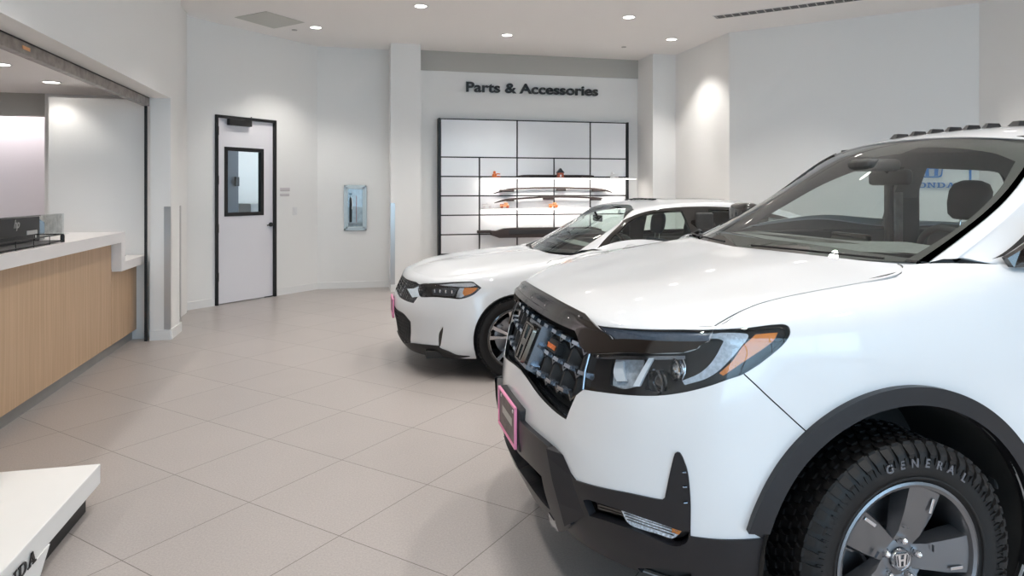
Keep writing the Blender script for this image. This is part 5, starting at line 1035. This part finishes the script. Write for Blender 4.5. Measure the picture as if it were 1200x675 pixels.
# interior
ds=MB(); V=[];F=[]; n=12
for i in range(n+1):
    y=-.72+1.44*i/n; hump=.018*math.exp(-((y-.37)/.2)**2); V+=[(-.14-.10*abs(y/.72)**2,y,1.215),(-.35,y,1.262+hump*.6),(-.56,y,1.268+hump),(-.66,y,1.235+hump),(-.68,y,1.10),(-.60,y,.8)]
for i in range(n):
    for j in range(5): F.append((6*i+j,6*i+6+j,6*i+7+j,6*i+1+j))
ds.add(V,F); ds.build('dashboard','interior_mid',TR,auto=50)
MB().box(-.60,-.57,-.12,.12,1.245,1.30,.01).build('center_screen','gloss_black',TR)
steering(TR,(-.80,.37,1.17)); 
for y in (.37,-.37): seat(TR,-1.23,y,.66,'seat_black',hz=-.02)
MB().box(-2.35,-1.95,-.65,.65,.72,.88,.06).build('rear_bench','seat_black',TR,auto=50); MB().box(-2.48,-2.34,-.65,.65,.85,1.38,.06).build('rear_backrest','seat_black',TR,auto=50)
for y in (.42,-.42): MB().box(-2.46,-2.36,y-.12,y+.12,1.36,1.50,.045).build('rear_headrest','seat_black',TR,auto=50)
for s in (1,-1):
    MB().box(-1.70,-1.48,.80*s-.03,.80*s+.03,1.0,1.64,.02).build('inner_pillar','interior_grey',TR); MB().box(-2.55,-.45,.84*s-.02,.84*s+.02,.5,1.262,.01).build('door_trim','interior_grey',TR)
    MB().box(-1.56,-1.50,.76*s-.006,.76*s+.006,1.05,1.60,.004).build('seat_belt','steel_dark',TR)
rm=empty('rearview_mirror',(-.80,.0,1.555),0,TR); mb=MB().box(-.015,.02,-.125,.125,-.036,.036,.016).build('mirror_housing','ink',rm,auto=50); MB().box(-.017,-.0145,-.11,.11,-.028,.028,.01).build('mirror_glass','chrome',rm)
MB().box(-.80,-.62,-.075,.075,1.585,1.64,.02).build('sensor_housing','interior_grey',TR,auto=50); MB().tube([(-.77,0,1.60),(-.80,0,1.57)],.012,8).build('mirror_stalk','ink',TR)
for y in (.38,-.38): MB().box(-1.12,-.96,y-.16,y+.16,1.70,1.715,.005).build('sun_visor','interior_grey',TR)
# wheels
for s in (1,-1):
    arch_liner(TR,0,.375,.478,.52,.955,s); arch_liner(TR,-3.18,.375,.478,.52,.95,s)
road_wheel(TR,'road_wheel',(0,.866,.369),.371,.245,.245,'at',17.6)
road_wheel(TR,'road_wheel',(-3.18,.866,.369),.371,.245,.245,'at',20)
road_wheel(TR,'road_wheel',(0,-.866,.369),.371,.245,.245,'at',40,True)
road_wheel(TR,'road_wheel',(-3.18,-.866,.369),.371,.245,.245,'at',5,True)

# ================================================================== far vehicle: white sedan
sx_,sy_=cw(-.147,6.226); CV=empty('sedan',(sx_,sy_,0),R(180+12.6)-TH)
tag(CV,'low white sedan parked beyond the pickup, nose towards the wall column','car')
RG2=Net(ring()); HD2=Net(hood()); CB2=Net(cab()); gr=FE['civ_ring']; gc=FE['civ_cab']
nr=8
dom=S([(0,0),(0,8),(1,8),(2,8),(3,8),(4,8),(5,8),(6,8),(7,8),(8,8),(9,8),(10,8),(11,8),(12,8),(13,8),(14,8),(15,8),(16,8),(17,8),(18,8),(18,0)],.25)
seams=[ribbon(RG2,gr['seam_hood'],.006)]+[ribbon(RG2,gr[k],.005) for k in ('door_front','door_mid')]
region(RG2,1,dom,'body_shell','white_paint',CV,holes=[S(gr[k]) for k in ('headlamp','grille','low_grille','fin','lip','well','rear_well')]+seams,grid=.22,join=True,sm=False)
region(RG2,1,dom,'inner_shell','rear_dark',CV,off=-.02,holes=[S(gr['well']),S(gr['rear_well'])],grid=.5,join=True,sm=False,skirt=0)
region(HD2,1,[(0,0),(0,6),(1,6),(2,6),(3,6),(4,6),(4,5),(4,4),(4,3),(4,2),(4,1),(4,0),(3,0),(2,0),(1,0)],'hood','white_paint',CV,grid=.2,join=True,sm=False,skirt=.01)
region(HD2,1,[(0,0),(0,6),(4,6),(4,0)],'inner_shell','rear_dark',CV,off=-.012,grid=.5,join=True,sm=False,skirt=0)
for k,m_,of in (('grille','gloss_black',-.015),('low_grille','black_plastic',-.018)): region(RG2,1,gr[k],k.replace('low_','lower_'),m_,CV,off=of,skirt=.0,join=True)
region(RG2,1,gr['lip'],'front_lip','black_satin',CV,off=.008,skirt=.03,join=True); region(RG2,1,gr['fin'],'air_curtain','gloss_black',CV,off=-.008,skirt=0)
# grille bars
gb=MB()
for poly,rows_ in ((gr['grille'],7),(gr['low_grille'],14)):
    gp=smooth_poly(poly); A=np.array(gp)
    for i in range(rows_):
        v=A[:,1].min()+(A[:,1].max()-A[:,1].min())*(i+.5)/rows_; us=[u for u in np.linspace(0,3.2,65) if inside(gp,np.array([u]),np.array([v]))[0]]
        if len(us)<3: continue
        P=RG2.off(us,[v]*len(us),-.004)
        for s in (1,-1): gb.tube([(p[0],p[1]*s,p[2]) for p in P],.0035,5)
    for u in np.arange(.15,3.2,.16):
        vs=[v for v in np.linspace(A[:,1].min(),A[:,1].max(),40) if inside(gp,np.array([u]),np.array([v]))[0]]
        if len(vs)<3: continue
        P=RG2.off([u]*len(vs),vs,-.005)
        for s in (1,-1): gb.tube([(p[0],p[1]*s,p[2]) for p in P],.0025,5)
gb.build('grille_bars','black_plastic',CV)
for s in (1,-1):
    h_=empty('headlamp',(0,0,0),0,CV)
    region(RG2,1,gr['headlamp'],'bezel','gloss_black',h_,off=-.016,skirt=.006,sides=(s,)); region(RG2,1,gr['headlamp'],'lens','lens_glass',h_,off=.001,skirt=0,sides=(s,))
    region(RG2,1,gr['drl'],'running_light','drl_pale',h_,off=.002,skirt=.004,sides=(s,)); region(RG2,1,gr['hl_chrome'],'chrome_trim','lamp_silver',h_,off=-.006,skirt=.004,sides=(s,))
    region(RG2,1,gr['amber_bezel'],'signal_bezel','lamp_silver',h_,off=-.008,skirt=.004,sides=(s,)); region(RG2,1,gr['amber'],'turn_signal','amber',h_,off=-.004,skirt=.004,sides=(s,)); region(RG2,1,gr['hl_lens'],'beam_array','dark_chrome',h_,off=-.010,skirt=.004,sides=(s,))
    L_=np.array(gr['hl_lens']); 
    for k in range(4):
        u=L_[:,0].min()+(L_[:,0].max()-L_[:,0].min())*(k+.6)/4.3; v=L_[:,1].mean(); q=RG2.off([u],[v],-.008)[0]
        MB().box(q[0]-.008,q[0]+.003,q[1]*s-.014,q[1]*s+.014,q[2]-.014,q[2]+.014,.006).build('beam_unit','lamp_silver',h_,auto=50)
MB().box(.925,.932,-.15,.15,.40,.55,.004).build('number_plate','plate_card',CV)
fm=MB()
for a in ((-.16,.16,.54,.555),(-.16,.16,.395,.41),(-.16,-.147,.395,.555),(.147,.16,.395,.555)): fm.box(.922,.938,*a,.003)
fm.build('plate_frame','pink',CV)
cd=S([(0,0),(1,0),(2,0),(3,0),(4,0),(5,0),(6,0),(7,0),(8,0),(9,0),(9,1),(9,2),(9,3),(9,4),(9,5),(8,5),(7,5),(6,5),(5,5),(4,5),(3,5),(2,5),(1,5),(0,5),(0,4),(0,3),(0,2),(0,1)],.2)
region(CB2,-1,cd,'cab_shell','white_paint',CV,holes=[S(gc[k]) for k in ('windshield','dlo','rear_glass','sunroof')],grid=.2,join=True,sm=False,skirt=.004)
region(CB2,-1,cd,'headliner','interior_grey',CV,off=-.025,holes=[S(gc[k]) for k in ('ws_open','glass_front','glass_quarter','glass_rear','rear_glass')],grid=.3,join=True,sm=False,skirt=0)
region(CB2,-1,gc['windshield'],'windshield','civ_glass',CV,off=-.002,grid=.25,join=True,skirt=0); region(CB2,-1,gc['frit'],'windshield_shade_band','ink',CV,off=-.008,holes=[S(gc['frit_hole'])],grid=.25,join=True,skirt=0)
region(CB2,-1,gc['dlo'],'window_frame','gloss_black',CV,off=.001,holes=[S(gc[k]) for k in ('glass_front','glass_quarter','glass_rear')],skirt=.008)
for k in ('glass_front','glass_quarter','glass_rear'): region(CB2,-1,gc[k],'side_window','civ_glass',CV,off=-.004,skirt=0)
region(CB2,-1,gc['rear_glass'],'rear_window','side_glass',CV,off=-.002,skirt=0,join=True); region(CB2,-1,gc['sunroof'],'sunroof','gloss_black',CV,off=.002,skirt=.006,join=True)
for i in range(8): 
    y=-.40+i*.085; q=CB2([3.75],[abs(y)/.29 if abs(y)<.29 else 1+(abs(y)-.29)/.25])[0]; MB().box(q[0]-.02,q[0]+.02,y-.024,y+.024,q[2]-.003,q[2]+.012,.004).build('roof_lug','ink',CV)
mb=MB(); V=[]
for y in np.linspace(-.68,.68,17): a=abs(y)/.69; V+=[(-.34-.16*a**2,y,.940),(-.42-.16*a**2,y,.935)]
mb.add(V,[(2*i,2*i+2,2*i+3,2*i+1) for i in range(16)]); mb.build('cowl_panel','ink',CV)
for s in (1,-1):
    m_=empty('door_mirror',(-.95,.93*s,.99),0,CV); MB().box(-.05,.06,-.09,.09,-.055,.06,.035).build('mirror_housing','white_paint',m_,auto=50); MB().box(-.03,.03,(-.13 if s>0 else .02),(-.02 if s>0 else .13),-.06,-.03,.01).build('mirror_arm','gloss_black',m_)
    arch_liner(CV,0,.3225,.347,.50,.865,s); arch_liner(CV,-2.736,.3225,.347,.50,.865,s)
    MB().box(-3.70,-3.60,(.45 if s>0 else -.78),(.78 if s>0 else -.45),.85,1.0,.03).build('tail_lamp','tail_red',CV,auto=50)
MB().box(-3.74,-3.62,-.74,.74,.25,1.06,.06).build('rear_panel','white_paint',CV,auto=50); MB().box(-3.6,.7,-.72,.72,.17,.22).build('underbody','rear_dark',CV)
ds=MB().prism([(-.50,-.66,.93),(-.95,-.66,.985),(-1.05,-.66,.95),(-1.05,-.66,.7),(-.5,-.66,.7)],(0,1.32,0)).build('dashboard','interior_mid',CV)
steering(CV,(-1.17,.37,.92),r=.18)
seat(CV,-1.36,.37,.36,'seat_black',hz=.0); seat(CV,-1.36,-.37,.36,'seat_blue',hz=.0)
MB().box(-2.75,-2.35,-.6,.6,.48,.62,.05).build('rear_bench','seat_black',CV,auto=50); MB().box(-2.88,-2.70,-.6,.6,.6,1.12,.05).build('rear_backrest','seat_black',CV,auto=50)
for y in (.38,-.38): MB().box(-2.86,-2.76,y-.12,y+.12,1.10,1.23,.04).build('rear_headrest','seat_black',CV,auto=50)
for s in (1,-1): MB().box(-1.76,-1.60,.74*s-.02,.74*s+.02,.9,1.30,.015).build('inner_pillar','interior_grey',CV); MB().box(-2.9,-.8,.79*s-.015,.79*s+.015,.4,.99,.01).build('door_trim','interior_grey',CV)
r2=empty('rearview_mirror',(-.98,0,1.23),0,CV); MB().box(-.012,.015,-.11,.11,-.03,.03,.012).build('mirror_housing','ink',r2,auto=50); MB().tube([(.03,0,.06),(.0,0,.01)],.01,8).build('stalk','ink',r2)
road_wheel(CV,'road_wheel',(0,.765,.3225),.3225,.235,.235,'sport',-75); road_wheel(CV,'road_wheel',(-2.736,.765,.3225),.3225,.235,.235,'sport',10)
road_wheel(CV,'road_wheel',(0,-.765,.3225),.3225,.235,.235,'sport',30,True); road_wheel(CV,'road_wheel',(-2.736,-.765,.3225),.3225,.235,.235,'sport',50,True)
# ================================================================== daylight, camera
w=bpy.data.worlds.new('sky'); bpy.context.scene.world=w; w.use_nodes=True; nt=w.node_tree; bg=nt.nodes['Background']
bg.inputs[0].default_value=(.54,.775,1.0,1); bg.inputs[1].default_value=P_SKY
l=bpy.data.lights.new('window_portal','AREA'); l.shape='RECTANGLE'; l.size=8.8; l.size_y=3.5; l.cycles.is_portal=True
lo=bpy.data.objects.new('window_portal',l); C.objects.link(lo); lo.location=(2.67,-5.95,1.8); lo.rotation_euler=(R(90),0,0)
cd_=bpy.data.cameras.new('camera'); cam=bpy.data.objects.new('camera',cd_); C.objects.link(cam)
cam.location=(0,0,CAMZ); cam.rotation_euler=(PI/2,0,-TH); cd_.lens=24; cd_.sensor_width=36; cd_.shift_y=-(337.5-222)/1200; cd_.clip_start=.05; cd_.clip_end=100
sc=bpy.context.scene; sc.camera=cam; sc.view_settings.view_transform='Standard'; sc.view_settings.look='None'; sc.view_settings.gamma=1; sc.view_settings.exposure=EXPO
sc.cycles.max_bounces=10; sc.cycles.transparent_max_bounces=16; sc.cycles.diffuse_bounces=5; sc.cycles.glossy_bounces=5; sc.cycles.caustics_reflective=False; sc.cycles.caustics_refractive=False
sc.cycles.sample_clamp_indirect=6
